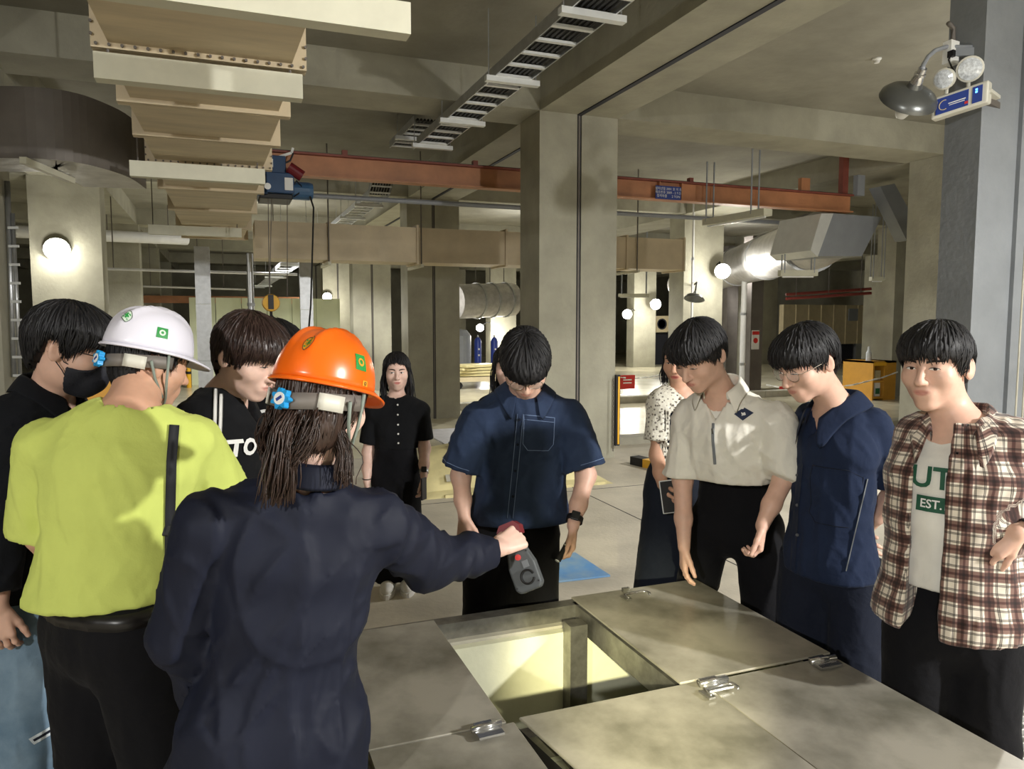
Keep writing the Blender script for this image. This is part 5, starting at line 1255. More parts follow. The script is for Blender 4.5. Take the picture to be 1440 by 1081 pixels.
# ================================================================ PEOPLE
DOWN = V(0, 0, -1)
fabric('lime_tee', (200, 212, 112), .8, var=.05, wr=.3)
fabric('black_cloth', (20, 22, 27), .9); fabric('black_trouser', (15, 15, 19), .9); fabric('black_knit', (18, 19, 22), .9)
fabric('navy_jacket', (17, 22, 40), .68, weave=60, bump=.03, wr=.12, wscale=7, sheen=0, spec=.3)
fabric('navy_shirt', (27, 38, 62), .85, wr=.4); fabric('navy_trouser', (25, 30, 44), .85, wr=.4)
fabric('denim_dark', (48, 62, 88), .85, weave=500, var=.12, col2=(36, 48, 72), wr=.4); fabric('denim_light', (128, 150, 168), .85, var=.2, col2=(92, 116, 136), wr=.4)
fabric('grey_sweat', (228, 225, 214), .9, weave=300, bump=.2, var=.06, wr=.45); fabric('white_tee', (228, 226, 218), .85)
fabric('dress_black', (26, 31, 42), .85); mat('thread', (120, 140, 176), .8); mat('thread_grey', (120, 124, 128), .8); mat('button_white', (228, 226, 220), .3); mat('print_white', (232, 232, 230), .7); mat('print_yellow', (226, 160, 44), .7); mat('print_green', (30, 84, 62), .7); mat('print_navy', (30, 42, 72), .7)
mat('belt', (22, 20, 20), .35); mat('strap', (20, 22, 28), .7); mat('leather_tan', (196, 112, 56), .5); mat('mask_black', (24, 26, 36), .7, bump=.2, bscale=200)
TOE = None
# ---- P12: plaid shirt
def plaid_mat():
    m = mat('plaid', (226, 216, 200), .85); nt = m.node_tree; b = nt.nodes['Principled BSDF']; L = nt.links
    a = nt.nodes.new('ShaderNodeAttribute'); a.attribute_name = 'cloth'; sx = nt.nodes.new('ShaderNodeSeparateXYZ'); L.new(a.outputs['Vector'], sx.inputs[0])
    def band(src, per, off, wd):
        ad = nt.nodes.new('ShaderNodeMath'); ad.operation = 'ADD'; ad.inputs[1].default_value = off; L.new(src, ad.inputs[0])
        mo = nt.nodes.new('ShaderNodeMath'); mo.operation = 'PINGPONG'; mo.inputs[1].default_value = per / 2; L.new(ad.outputs[0], mo.inputs[0])
        r = nt.nodes.new('ShaderNodeMapRange'); r.inputs['From Min'].default_value = wd / 2 + .0008; r.inputs['From Max'].default_value = wd / 2 - .0008; L.new(mo.outputs[0], r.inputs['Value']); return r.outputs[0]
    cur = None
    base = (*lin((224, 214, 198)), 1)
    def mix(prev, fac, col, k):
        mm = nt.nodes.new('ShaderNodeMath'); mm.operation = 'MULTIPLY'; mm.inputs[1].default_value = k; L.new(fac, mm.inputs[0])
        x = nt.nodes.new('ShaderNodeMix'); x.data_type = 'RGBA'; x.blend_type = 'MULTIPLY'; L.new(mm.outputs[0], x.inputs['Factor'])
        if prev is None: x.inputs['A'].default_value = base
        else: L.new(prev, x.inputs['A'])
        x.inputs['B'].default_value = (*lin(col), 1); return x.outputs['Result']
    P = .066
    for ax in ('X', 'Y'):
        s = sx.outputs[ax]
        cur = mix(cur, band(s, P, 0, .026), (128, 92, 88), .92)          # wide brown band
        cur = mix(cur, band(s, P, 0, .007), (120, 40, 52), .7)           # wine line in its middle
        for o in (.018, -.018, .024, -.024): cur = mix(cur, band(s, P * 1.0, P / 2 + o * .55, .0022), (48, 40, 46), .9)
    n2 = nt.nodes.new('ShaderNodeTexNoise'); n2.inputs['Scale'].default_value = 9; bp = nt.nodes.new('ShaderNodeBump'); bp.inputs['Strength'].default_value = .35; bp.inputs['Distance'].default_value = .03
    tc = nt.nodes.new('ShaderNodeTexCoord'); L.new(tc.outputs['Object'], n2.inputs['Vector']); L.new(n2.outputs['Fac'], bp.inputs['Height']); L.new(bp.outputs[0], b.inputs['Normal'])
    L.new(cur, b.inputs['Base Color']); b.inputs['Sheen Weight'].default_value = .2
plaid_mat()
def cloth_coords(p, o, v):
    """(across, along) cloth coordinates per vertex: torso by its own axes, sleeves by the arm"""
    J = p.J; Q = (v - p.o) @ p.M.T; out = np.zeros((len(v), 3)); ang = np.arctan2(Q[:, 0], Q[:, 1]); out[:, 0] = ang * .17; out[:, 1] = Q[:, 2]
    for s in 'LR':
        sh, e, w_ = J['sh' + s], J['el' + s], J['wr' + s]
        for a, b, base in ((sh, e, 0), (e, w_, np.linalg.norm(e - sh))):
            ab = b - a; L = np.linalg.norm(ab); t = (v - a) @ (ab / L); q = v - a - np.clip(t, 0, L)[:, None] * (ab / L); r = np.linalg.norm(q, axis=1)
            tor = seg(v.astype(f4), J['neck'] - p.up * .1, J['pel'], .17, .17)
            m = (r < .095) & (t > .05 if base == 0 else t > 0) & (r - .07 < tor); u = nrm(np.cross(ab, p.up)); w2 = nrm(np.cross(ab, u))
            out[m, 0] = np.arctan2(q[m] @ u, q[m] @ w2) * .07; out[m, 1] = t[m] + base
    at = o.data.attributes.new('cloth', 'FLOAT_VECTOR', 'POINT'); at.data.foreach_set('vector', out.astype(f4).ravel())
J = joints(dict(neck=(1350, 596, 2.2), shL=(1428, 618, 2.12), shR=(1296, 612, 2.28), elL=(1500, 725, 2.12), wrL=(1432, 748, 2.04), elR=(1278, 735, 2.36), wrR=(1286, 838, 2.34), pel=(1336, 852, 2.22)))
J = default_legs(J, U(1340, 872, 2.30), yawdir=cam_dir(-25), spread=.09)
hd = (U(1316, 516, 2.2), -50, 3, 0)
p = make_person('person in an open plaid shirt over a white tee, hand on hip', J, hd, headscale=1.05, hands={'L': dict(d=U(1398, 768, 2.06) - J['wrL'], pn=U(1380, 790, 2.15) - U(1400, 760, 2.02), side=V(0, 0, -1.0), curl=(.4, .5, .4), s=.9), 'R': dict(d=DOWN, pn=V(1, 0, 0), side=V(0, -1, 0))})
face_details(p, .75, (-.003, 0)); make_hair(p, SHORT, seed=11)
make_top(p, 'white_tee', U(1330, 842, 2.1)[2], sleeve=0, ease=-.006, shr=.04, neck=(.064, .008, .01), name='tee', amp=.004, seed=3)
tee_f = p.top_f
v_, f_ = text_mesh('UT', .085, .002); decal(p, v_, f_, p.J['neck'] - p.up * .155 + p.fw * .12 + p.rt * .042, p.rt * -1, p.up, 'print_green', 'print_letters', lift=.008)
q = [(x, y) for x, y in grid2(.10, .044, 6, 3)[0]]; g_ = decal(p, q, grid2(.10, .044, 6, 3)[1], p.J['neck'] - p.up * .228 + p.fw * .12 + p.rt * .03, -p.rt, p.up, 'print_green', 'print_band', lift=.005)
v_, f_ = text_mesh('EST.1', .034, .0006); decal(p, v_, f_, p.J['neck'] - p.up * .228 + p.fw * .12 + p.rt * .03, -p.rt, p.up, 'print_white', 'print_letters', lift=.009)
def cut12(P, Q, d):
    x = Q[:, 0]; z = Q[:, 2]; op = .045 + .02 * (z < 0) * np.clip(-z / .2, 0, 1); cx = .045
    gap = np.maximum(np.abs(x - cx) - op, -(Q[:, 1] - .02)); d = smax(d, -gap, .006)
    return np.maximum(d, -(tee_f(P) - .003))
o = make_top(p, 'plaid', U(1345, 892, 2.12)[2], long_cuff=.78, sr=(.068, .064), cr=(.058, .046), ease=.018, flare=.035, name='plaid_shirt', amp=.010, seed=8, neck=(.07, .0, .01), cutfn=cut12, hemtilt=-.1)
cloth_coords(p, o, p.top_v)
c_ = collar(p, 'plaid', r_in=.07, r_out=.115, open_=.85, front=.07, point=.05, lean=.04)
at = c_.data.attributes.new('cloth', 'FLOAT_VECTOR', 'POINT'); n_ = len(c_.data.vertices); cc = np.array([v.co[:] for v in c_.data.vertices]) + ROOT[p.root]; Q = (cc - p.o) @ p.M.T; at.data.foreach_set('vector', np.stack([np.arctan2(Q[:, 0], -Q[:, 1]) * .1, Q[:, 2], Q[:, 1] * 0], 1).astype(f4).ravel())
make_trousers(p, 'black_trouser', U(1330, 822, 2.15)[2], r=(.105, .09, .08)); make_shoes(p)
def watch(p, s, m='black', case='black', r=.033):
    e, w_ = p.J['el' + s], p.J['wr' + s]; d = nrm(w_ - e); c = w_ - d * .025
    b = MB().tube([c - d * .011, c + d * .011], r, 18, False); bo = b.build('watch_band', m, p.root, True); so = bo.modifiers.new('s', 'SOLIDIFY'); so.thickness = .004
    n = nrm((CP - c) - d * ((CP - c) @ d)); bevel(MB().obox(c + n * (r + .004), d, np.cross(n, d), n, (.019, .017, .005)).build('watch_case', case, bo), .004)
watch(p, 'L')
# ---- P11: navy open-collar shirt, glasses
J = joints(dict(neck=(1176, 572, 2.74), shL=(1224, 600, 2.68), shR=(1142, 590, 2.96), elL=(1262, 684, 2.76), wrL=(1214, 748, 2.96), elR=(1144, 690, 3.06), wrR=(1186, 752, 3.06), pel=(1166, 776, 2.78)))
J = default_legs(J, U(1170, 790, 2.80), yawdir=cam_dir(-42), spread=.09)
p = make_person('person in a navy open-collar shirt and thin glasses, hands behind the back', J, (U(1135, 510, 2.62), -68, 24, 0), headscale=1.05, skin='skin', hands={'L': dict(d=U(1180, 765, 2.95) - J['wrL'], pn=cam_dir(180), side=V(0, 0, 1)), 'R': dict(d=U(1215, 770, 2.98) - J['wrR'], pn=cam_dir(180), side=V(0, 0, 1))})
face_details(p, .25); make_hair(p, dict(SHORT, bang=.014, vol=1.02), seed=21); glasses(p, rx=.025, rz=.021)
make_top(p, 'navy_shirt', U(1166, 812, 2.72)[2], sleeve=.84, sr=(.072, .084), ease=.0, flare=.03, seed=21, vneck=(.10, .42), amp=.010, neck=(.068, .008, .0))
collar(p, 'navy_shirt', r_in=.068, r_out=.125, open_=.55, front=.085, point=.05, fall=.06, spread=.01, lean=.05)
strip(p, [p.J['neck'] + p.fw * .35 - p.up * z - p.rt * .115 - p.rt * .03 * z for z in (.36, .5, .64)], .005, 'thread_grey', 'side_piping', d=-p.fw, n=20) if False else None
sd = nrm(-p.rt * .8 + p.fw * .5)
strip(p, [U(1222, 668, 2.4), U(1205, 740, 2.4), U(1189, 808, 2.4)], .004, 'thread_grey', 'side_piping', d=nrm(U(1200, 740, 2.7) - CP), n=30)
strip(p, [U(1126, 645, 2.5), U(1119, 720, 2.5), U(1114, 808, 2.5)], .018, 'navy_shirt', 'placket', d=nrm(U(1118, 720, 2.7) - CP), n=30, lift=.0005)
for y_ in (668, 710, 752):
    d_ = nrm(ray(1121, y_)); q = march(p.top_f, (CP + d_ * 2.4)[None], d_)[0]; MB().lathe(q, -d_, [(-.002, .006), (.008, .006), (.0085, .001)], 10).build('button', 'black', p.root)
outline_tube(p, [(-.085, .10), (.03, .10), (.085, .02), (.085, -.07), (.06, -.10), (-.06, -.10), (-.085, -.07)], U(1162, 700, 2.62), nrm(-p.rt + p.fw * .1), p.up, .0018, 'navy_trouser', 'pocket_seam')
make_trousers(p, 'navy_trouser', U(1166, 792, 2.7)[2], r=(.105, .098, .09), amp=.007); make_shoes(p)
# ---- P10: grey quarter-zip sweatshirt
J = joints(dict(neck=(1016, 560, 2.96), shL=(1092, 592, 2.86), shR=(972, 586, 3.06), elL=(1104, 668, 2.86), wrL=(1072, 738, 2.80), elR=(960, 672, 3.10), wrR=(962, 768, 3.02), pel=(1030, 705, 3.08)))
hipc = U(1034, 738, 3.2); fdir = cam_dir(-28)
J = default_legs(J, hipc, yawdir=fdir, spread=.1, ank={'L': V(2.14, 2.50, 0), 'R': V(1.90, 2.84, 0)})
p = make_person('person in a pale grey quarter-zip sweatshirt, looking down with one fist closed', J, (U(984, 500, 2.84), -50, 30, 0), headscale=1.06, skin='skin', hands={'L': dict(d=V(-.1, -.02, -1), pn=nrm(-RT + FW * .3), side=-FW, curl=(.75, .9, .7)), 'R': dict(d=DOWN, pn=RT, side=-FW)})
face_details(p, .2); make_hair(p, dict(SHORT, bang=.012, vol=1.02), seed=31)
make_top(p, 'white_tee', U(1030, 640, 2.96)[2], sleeve=0, ease=-.004, neck=(.062, .006, .012), name='tee', amp=0)
make_top(p, 'grey_sweat', U(1030, 684, 2.9)[2], long_cuff=.14, sr=(.078, .078), cr=(.072, .055), ease=.014, flare=.012, seed=5, vneck=(.06, .55), neck=(.072, .006, .0), amp=.011, shr=.062)
collar(p, 'grey_sweat', r_in=.068, r_out=.108, open_=.7, front=.015, point=.03, stand=.045, fall=.05, spread=.01, up_off=.036)
zc = p.J['neck'] - p.up * .06 + p.fw * .2
strip(p, [zc - p.up * z for z in (0, .08, .16)], .010, 'thread_grey', 'zip', n=14); MB().obox(march(p.top_f, (zc - p.up * .03 + p.fw * .2)[None], -p.fw)[0] + p.fw * .006, p.rt, p.fw, p.up, (.004, .003, .014)).build('zip_pull', 'chrome', p.root)
decal(p, [(0, 0), (.034, 0), (0, .022), (-.034, 0), (0, -.022)], [(0, 1, 2), (0, 2, 3), (0, 3, 4), (0, 4, 1)], U(1030, 598, 2.75), -p.rt * 1 if p.rt @ RT < 0 else p.rt, p.up, 'print_navy', 'chest_badge')
decal(p, [(0, 0), (.010, -.002), (.004, .008), (-.008, .006), (-.006, -.008)], [(0, 1, 2), (0, 2, 3), (0, 3, 4), (0, 4, 1)], U(1030, 598, 2.75), p.rt if p.rt @ RT > 0 else -p.rt, p.up, 'print_white', 'badge_mark', lift=.005)
make_trousers(p, 'black_trouser', U(1030, 672, 2.95)[2], r=(.1, .086, .08), amp=.005); make_shoes(p)
# ---- P9: lace cardigan over black dress, phone
J = joints(dict(neck=(960, 550, 3.62), shL=(992, 566, 3.68), shR=(930, 566, 3.58), elL=(996, 640, 3.75), wrL=(985, 690, 3.65), elR=(925, 640, 3.58), wrR=(931, 681, 3.48), pel=(955, 668, 3.64)))
J = default_legs(J, U(955, 690, 3.64), yawdir=cam_dir(-20), spread=.07)
p = make_person('person in a white lace cardigan over a long black dress', J, (U(958, 508, 3.6), -32, 6, 0), headscale=1.0, skin='skin_tan', female=True, lip=.9, neck_r=.046, hands={'R': dict(d=U(942, 702, 3.42) - J['wrR'], pn=nrm(RT * .8 - FW * .3), side=nrm(-FW + V(0, 0, .4)), curl=(.45, .5, .4), s=.95), 'L': dict(d=DOWN, pn=-RT, side=-FW)})
face_details(p, .6); make_hair(p, FULL, seed=41); long_hair(p, [[(sx * .072, .0, .02), (sx * .086, .0, -.06), (sx * .082, .012, -.125)] for sx in (-1, 1)] + [[(x, -.07, -.02), (x, -.085, -.09), (x, -.07, -.14)] for x in (-.05, 0, .05)], n=22, width=.014)
def lace_mat():
    m = fabric('lace', (226, 222, 208), .85, weave=90, bump=.9); nt = m.node_tree; b = nt.nodes['Principled BSDF']; v = nt.nodes.new('ShaderNodeTexVoronoi'); v.inputs['Scale'].default_value = 62; tc = nt.nodes.new('ShaderNodeTexCoord'); nt.links.new(tc.outputs['Object'], v.inputs['Vector'])
    r = nt.nodes.new('ShaderNodeMapRange'); r.inputs['From Min'].default_value = .30; r.inputs['From Max'].default_value = .36; r.inputs['To Min'].default_value = 0; r.inputs['To Max'].default_value = 1; nt.links.new(v.outputs['Distance'], r.inputs['Value'])
    mx = nt.nodes.new('ShaderNodeMix'); mx.data_type = 'RGBA'; mx.inputs['A'].default_value = (*lin((128, 122, 112)), 1); mx.inputs['B'].default_value = (*lin((228, 224, 210)), 1); nt.links.new(r.outputs[0], mx.inputs['Factor']); nt.links.new(mx.outputs['Result'], b.inputs['Base Color'])
lace_mat()
make_top(p, 'dress_black', .42, sleeve=0, ease=.012, flare=.0, name='dress', neck=(.075, .02, -.03), amp=.004, shape=FEM[:-1] + [(1.2, .16, .12), (2.6, .2, .17)], h=.011, shr=.03)
dress_f = p.top_f
def cut9(P, Q, d):
    gap = np.maximum(np.abs(Q[:, 0] + .01) - (.05), -(Q[:, 1] - .02)); return np.maximum(smax(d, -gap, .006), -(dress_f(P) - .002))
make_top(p, 'lace', U(955, 650, 3.6)[2], sleeve=.72, sr=(.062, .074), ease=.02, name='cardigan', neck=(.08, .02, -.01), amp=.005, cutfn=cut9, seed=12)
ph_ = empty('phone', U(940, 697, 3.40), 'dark smartphone held low by the woman in lace cardigan', 'phone'); c = U(941, 698, 3.405); ax = nrm(RT * .98 + V(0, 0, .12)); az = nrm(V(0, 0, 1) - ax * .12 + FW * .15); ay = np.cross(az, ax)
bevel(MB().obox(c, ax, ay, az, (.038, .005, .075)).build('case', 'galv_white', ph_), .004); MB().obox(c - ay * .0055, ax, ay, az, (.034, .001, .07)).build('screen', 'black', ph_)
make_shoes(p)
# ---- P7: denim shirt, looking down
J = joints(dict(neck=(738, 556, 3.14), shL=(800, 588, 3.12), shR=(672, 592, 3.10), elL=(824, 668, 3.10), wrL=(806, 738, 2.98), elR=(648, 668, 3.12), wrR=(653, 726, 3.04), pel=(730, 722, 3.16)))
J = default_legs(J, U(718, 748, 3.16), yawdir=cam_dir(4), spread=.095)
p = make_person('person in a dark denim short-sleeved shirt and glasses, bowing the head over the pit', J, (U(738, 512, 2.92), 4, 44, 2), headscale=1.06, wide=1.06, neck_r=.058, hands={'L': dict(d=V(-.02, -.03, -1), pn=nrm(-RT + FW * .1), side=nrm(-FW - RT * .3), curl=(.5, .7, .5)), 'R': dict(d=V(.0, -.03, -1), pn=nrm(RT * .6 + FW * .8), side=nrm(RT - FW * .4), curl=(.2, .25, .2))})
face_details(p, .15); make_hair(p, dict(SHORT, z=[.012, .015, .02, -.012, -.018, .03, .02, -.05, -.08, -.09], bang=.03, vol=1.05), seed=51, n=220); glasses(p, rx=.025, rz=.019, y=.106, square=2.6)
make_top(p, 'denim_dark', U(735, 742, 3.05)[2], sleeve=.88, sr=(.080, .092), ease=.024, flare=.035, seed=14, amp=.012, neck=(.072, .012, .0), shr=.062, hemtilt=.05)
collar(p, 'denim_dark', r_in=.074, r_out=.118, open_=.55, front=.05, point=.045, stand=.032, fall=.055, lean=.03)
cdir = nrm(ray(735, 640))
for dx in (-9, 0):
    strip(p, [U(736 + dx * 1.0, 575, 2.7), U(728 + dx, 660, 2.7), U(720 + dx, 738, 2.7)], .0025, 'thread', 'placket_seam', d=cdir, n=40, th=.001)
for y_ in (590, 625, 662, 698):
    d_ = nrm(ray(731 - (y_ - 590) * .09, y_)); q = march(p.top_f, (CP + d_ * 2.6)[None], d_)[0]; MB().lathe(q, -d_, [(-.002, .0055), (.006, .0055), (.0065, .001)], 10).build('button', 'navy_trouser', p.root)
pk = U(768, 622, 2.7)
outline_tube(p, [(-.06, .07), (.065, .062), (.065, -.045), (.045, -.07), (-.04, -.07), (-.06, -.045)], pk, p.rt * (1 if p.rt @ RT > 0 else -1), p.up, .0014, 'thread', 'pocket_seam')
outline_tube(p, [(-.06, .052), (.065, .044)], pk, p.rt * (1 if p.rt @ RT > 0 else -1), p.up, .0012, 'thread', 'pocket_seam', closed=False)
for s in 'LR':
    a_, b_ = p.J['sh' + s], p.J['el' + s]; d_ = nrm(b_ - a_); q = a_ + (b_ - a_) * .80; u_ = nrm(np.cross(d_, FW)); w_ = np.cross(d_, u_); ring = []
    for t in np.linspace(0, 2 * math.pi, 41):
        dr = u_ * math.cos(t) + w_ * math.sin(t)
        if dr @ (p.chest - q) < .02: ring += [w1 + dr * .001 for w1 in march(p.top_f, (q + dr * .11)[None], -dr, 20) if abs(p.top_f(w1[None].astype(f4))[0]) < .01]
    k_ = max(range(len(ring) - 1), key=lambda i: np.linalg.norm(ring[i + 1] - ring[i])) if len(ring) > 4 else 0
    if len(ring) > 4:
        if np.linalg.norm(ring[k_ + 1] - ring[k_]) > .05: ring = ring[k_ + 1:] + ring[:k_ + 1]
        MB().tube(ring, .0012, 5, False).build('cuff_seam', 'thread', p.root)
make_trousers(p, 'black_trouser', U(735, 728, 3.1)[2], r=(.112, .1, .092), hipw=(.18, .125)); make_shoes(p); watch(p, 'L', case='black', r=.034)
fl = empty('torch', U(797, 772, 2.93), 'small black torch held by the denim-shirted man', 'torch'); a_, b_ = U(801, 758, 2.955), U(788, 781, 2.92)
smooth_by_angle(MB().lathe(a_, b_ - a_, [(0, .007), (.005, .010), (.07, .010), (.078, .013), (.098, .013), (.1, .009)], 14).build('barrel', 'black', fl)); d_ = nrm(b_ - a_)
MB().lathe(a_ + d_ * .1, d_, [(0, .0095), (.003, .0095), (.004, .001)], 12).build('lens', 'glassy', fl); MB().tube([a_ + d_ * .03, a_ + d_ * .034], .0112, 12).build('ring_band', 'chrome', fl)
# ---- P6: woman in black cardigan
J = joints(dict(neck=(558, 560, 4.82), shL=(591, 577, 4.8), shR=(525, 578, 4.8), elL=(597, 630, 4.82), wrL=(596, 668, 4.72), elR=(518, 636, 4.82), wrR=(516, 676, 4.74), pel=(557, 650, 4.82)))
J = default_legs(J, U(557, 662, 4.82), yawdir=cam_dir(5), spread=.075, ank={'L': G(574, 826), 'R': G(546, 829)})
p = make_person('person with long dark hair in a black buttoned cardigan and white sneakers', J, (U(558, 523, 4.8), 10, 2, 0), headscale=.98, skin='skin_fair', female=True, lip=.8, neck_r=.045, hands={'L': dict(d=V(.0, -.02, -1), pn=-RT, side=-FW, curl=(.4, .5, .4), s=.95), 'R': dict(d=DOWN, pn=RT, side=-FW, curl=(.15, .2, .2), s=.95)})
face_details(p, .85, (.003, 0)); make_hair(p, dict(FULL, z=[.075, .06, .01, -.08, -.11], part=(.012, -.01)), seed=61); long_hair(p, [[(sx * .070, .0, .03), (sx * .088, .0, -.07), (sx * .088, .03, -.16), (sx * .092, .05, -.25)] for sx in (-1, 1)] + [[(x, -.07, 0), (x * 1.2, -.09, -.1), (x * 1.3, -.09, -.24)] for x in (-.06, -.02, .02, .06)] + [[(-.08, 0, -.1), (-.095, .06, -.22), (-.085, .085, -.34)]], n=24, width=.014)
make_top(p, 'black_knit', U(557, 634, 4.7)[2], sleeve=.78, sr=(.058, .066), ease=.016, neck=(.062, .006, .0), amp=.003, seed=17)
for y_ in (569, 583, 597, 610, 623, 634):
    d_ = nrm(ray(559 + (y_ - 560) * .02, y_)); q = march(p.top_f, (CP + d_ * 4.3)[None], d_)[0]; MB().lathe(q, -d_, [(-.002, .006), (.006, .006), (.0065, .001)], 10).build('button', 'button_white', p.root)
make_trousers(p, 'black_trouser', U(557, 631, 4.75)[2], r=(.09, .085, .085), hipw=(.142, .105)); make_shoes(p, 'sole_white'); watch(p, 'L', 'galv', r=.029)
MB().tube([p.J['wrR'] + V(0, 0, .01), p.J['wrR'] + V(0, 0, .016)], .028, 14, False).build('bracelet', 'black', p.root)
ph_ = empty('phone', U(597, 686, 4.66), 'black phone in the hand of the woman with white sneakers', 'phone'); c = U(596, 687, 4.67); bevel(MB().obox(c, nrm(FW + RT * .3), nrm(RT - FW * .3), V(0, 0, 1), (.036, .005, .07)).build('case', 'black', ph_), .004); MB().obox(c - nrm(RT - FW * .3) * .0055, nrm(FW + RT * .3), nrm(RT - FW * .3), V(0, 0, 1), (.032, .001, .064)).build('screen', 'dark_void', ph_)
# ---- P8: woman half hidden behind the denim shirt
J = joints(dict(neck=(716, 556, 4.42), shL=(748, 572, 4.42), shR=(686, 572, 4.42), elL=(752, 630, 4.42), wrL=(750, 680, 4.38), elR=(684, 630, 4.42), wrR=(690, 680, 4.38), pel=(717, 655, 4.44)))
J = default_legs(J, U(717, 668, 4.44), yawdir=cam_dir(0), spread=.075)
p = make_person('person with dark hair peeking out behind the denim-shirted man', J, (U(714, 516, 4.42), 0, 4, 0), headscale=.98, skin='skin_fair', female=True, neck_r=.045, h=.0045, hands={s: dict(d=DOWN, pn=RT * (1 if s == 'R' else -1), side=-FW) for s in 'LR'})
face_details(p, .8); make_hair(p, dict(FULL, z=[.05, .045, .01, -.08, -.11]), seed=71, n=120); long_hair(p, [[(sx * .072, .0, .03), (sx * .09, .0, -.07), (sx * .088, .02, -.2)] for sx in (-1, 1)] + [[(x, -.08, 0), (x, -.09, -.2)] for x in (-.05, .05)], n=20, width=.014)
make_top(p, 'black_knit', U(717, 660, 4.4)[2], sleeve=.7, ease=.016, neck=(.062, .006, .0), amp=.003, seed=18); make_trousers(p, 'black_trouser', U(717, 640, 4.4)[2], r=(.09, .08, .075), hipw=(.142, .105)); make_shoes(p)
mat('helmet_white', (226, 224, 236), .28, spec=.6); mat('helmet_orange', (240, 104, 16), .28, spec=.6); mat('knob_blue', (34, 150, 214), .4); mat('strap_grey', (128, 138, 128), .7); mat('badge_dark', (44, 66, 40), .6); mat('badge_pale', (206, 222, 206), .5); mat('badge_orange', (232, 150, 30), .5); mat('badge_green', (30, 140, 60), .5)
# ---- P5: woman in orange helmet reaching out with the meter
J = joints(dict(neck=(432, 690, 1.60), shL=(300, 738, 1.56), shR=(528, 736, 1.66), elL=(262, 890, 1.62), wrL=(300, 1010, 1.80), elR=(606, 790, 1.88), wrR=(698, 772, 2.12), pel=(386, 1010, 1.66)))
J = default_legs(J, U(386, 1060, 1.67), yawdir=cam_dir(160), spread=.08)
p = make_person('person in an orange safety helmet and navy jacket, arm stretched out over the pit', J, (U(456, 566, 1.60), 157, 14, 3), headscale=.98, skin='skin_fair', female=True, neck_r=.047, hands={'R': dict(d=U(738, 750, 2.18) - J['wrR'], pn=nrm(FW * .9 + RT * .25 + V(0, 0, -.3)), side=nrm(UP + RT * .2), fc=[(.7, .9, .6), (1.0, 1.2, .8), (1.15, 1.25, .8), (1.2, 1.2, .8)], s=.98, thumb=(.8, .3, .5)), 'L': dict(d=DOWN, pn=FW, side=RT)})
face_details(p, .7); make_hair(p, dict(FULL, z=[.06, .05, -.01, -.09, -.125], vol=.97, nape=1), m='hair_mixed', seed=81, n=260)
long_hair(p, [[(.008, -.105, -.035), (.012, -.128, -.075), (.016, -.125, -.14), (.014, -.115, -.22)]], m='hair_mixed', seed=82, n=420, width=.018, name='ponytail', taper=.3, lock=.0019)
long_hair(p, [[(x, -.095, -.03), (x, -.108, -.09), (x * .5 + .012, -.118, -.14)] for x in (-.05, -.02, .01, .04, .06)], m='hair_mixed', seed=83, n=70, width=.012, name='gathered_hair', lock=.0017)
long_hair(p, [[(.055, -.03, -.03), (.075, .0, -.10), (.085, .0, -.17)]], m='hair_mixed', seed=84, n=120, width=.012, name='loose_lock', lock=.0015)
t, pf_ = helmet(p, 'helmet_orange', 'orange safety helmet worn by the woman holding the meter')
sticker(p, t, pf_, 166, .40, marks('badge_orange', 'badge_green')); sticker(p, t, pf_, 97, .30, [(*rect2(-.016, -.018, .016, .018), 'badge_green', .0012, 'green_label'), (*ring2(.005, .009), 'badge_orange', .0018, 'label_mark')]); sticker(p, t, pf_, 90, .07, [(*rect2(-.009, -.006, .009, .006), 'badge_orange', .0012, 'size_label'), (*ring2(.002, .004), 'badge_dark', .0018, 'size_mark')])
make_top(p, 'navy_jacket', U(386, 1075, 1.6)[2] - .09, long_cuff=.80, sr=(.076, .072), cr=(.068, .052), ease=.022, flare=.05, seed=33, amp=.015, neck=(.062, .0, .01), shape=FEM, name='jacket', fold_f=.8)
collar(p, 'navy_jacket', r_in=.06, r_out=.085, open_=.5, stand=.045, fall=.05, point=.02)
make_trousers(p, 'black_trouser', U(386, 1020, 1.66)[2], r=(.092, .08, .07), hipw=(.15, .11)); make_shoes(p)
# the meter in her hand
md = empty('gas_meter', U(735, 785, 2.14), 'grey handheld meter with red cap, held out over the pit by the woman', 'meter')
a_, b_ = U(714, 736, 2.20), U(748, 830, 2.14); az = nrm(a_ - b_); ax = nrm(RT * .93 + UP * .3 - FW * .25); ax = nrm(ax - az * (ax @ az)); ay = np.cross(az, ax); ay = ay if ay @ FW > 0 else -ay
L_ = np.linalg.norm(a_ - b_)
def mpt(x, y, z): return b_ + ax * x + ay * y + az * z
outl = [(-.030, 0), (.030, 0), (.041, .012), (.041, .075), (.030, .115), (.026, L_ * .82), (-.026, L_ * .82), (-.030, .115), (-.041, .075), (-.041, .012)]
bo = bevel(MB().prism([mpt(x, -.017, z) for x, z in outl], ay * .034).build('meter_body', 'meter_grey' if 'meter_grey' in MATS else mat('meter_grey', (74, 78, 80), .55), md), .006, 3)
MB().prism([mpt(x, -.02, z) for x, z in ((-.033, L_ * .80), (.033, L_ * .80), (.036, L_ * .92), (.022, L_ * 1.0), (-.022, L_ * 1.0), (-.036, L_ * .92))], ay * .04).build('red_cap', 'maroon', md)
MB().lathe(mpt(.0, -.0165, .098), -ay, [(0, .0085), (.004, .0085), (.0045, .001)], 16).build('red_button', 'sign_red', bo)
MB().tube([mpt(.008 + .019 * math.cos(t_), -.0205, .038 + .019 * math.sin(t_)) for t_ in np.linspace(.2, 5.9, 20)], .0035, 6).build('hanging_ring', 'black', bo)
MB().obox(mpt(.014, -.0175, .074), ax, ay, az, (.009, .0008, .010)).build('rating_label', 'thread_grey', bo)
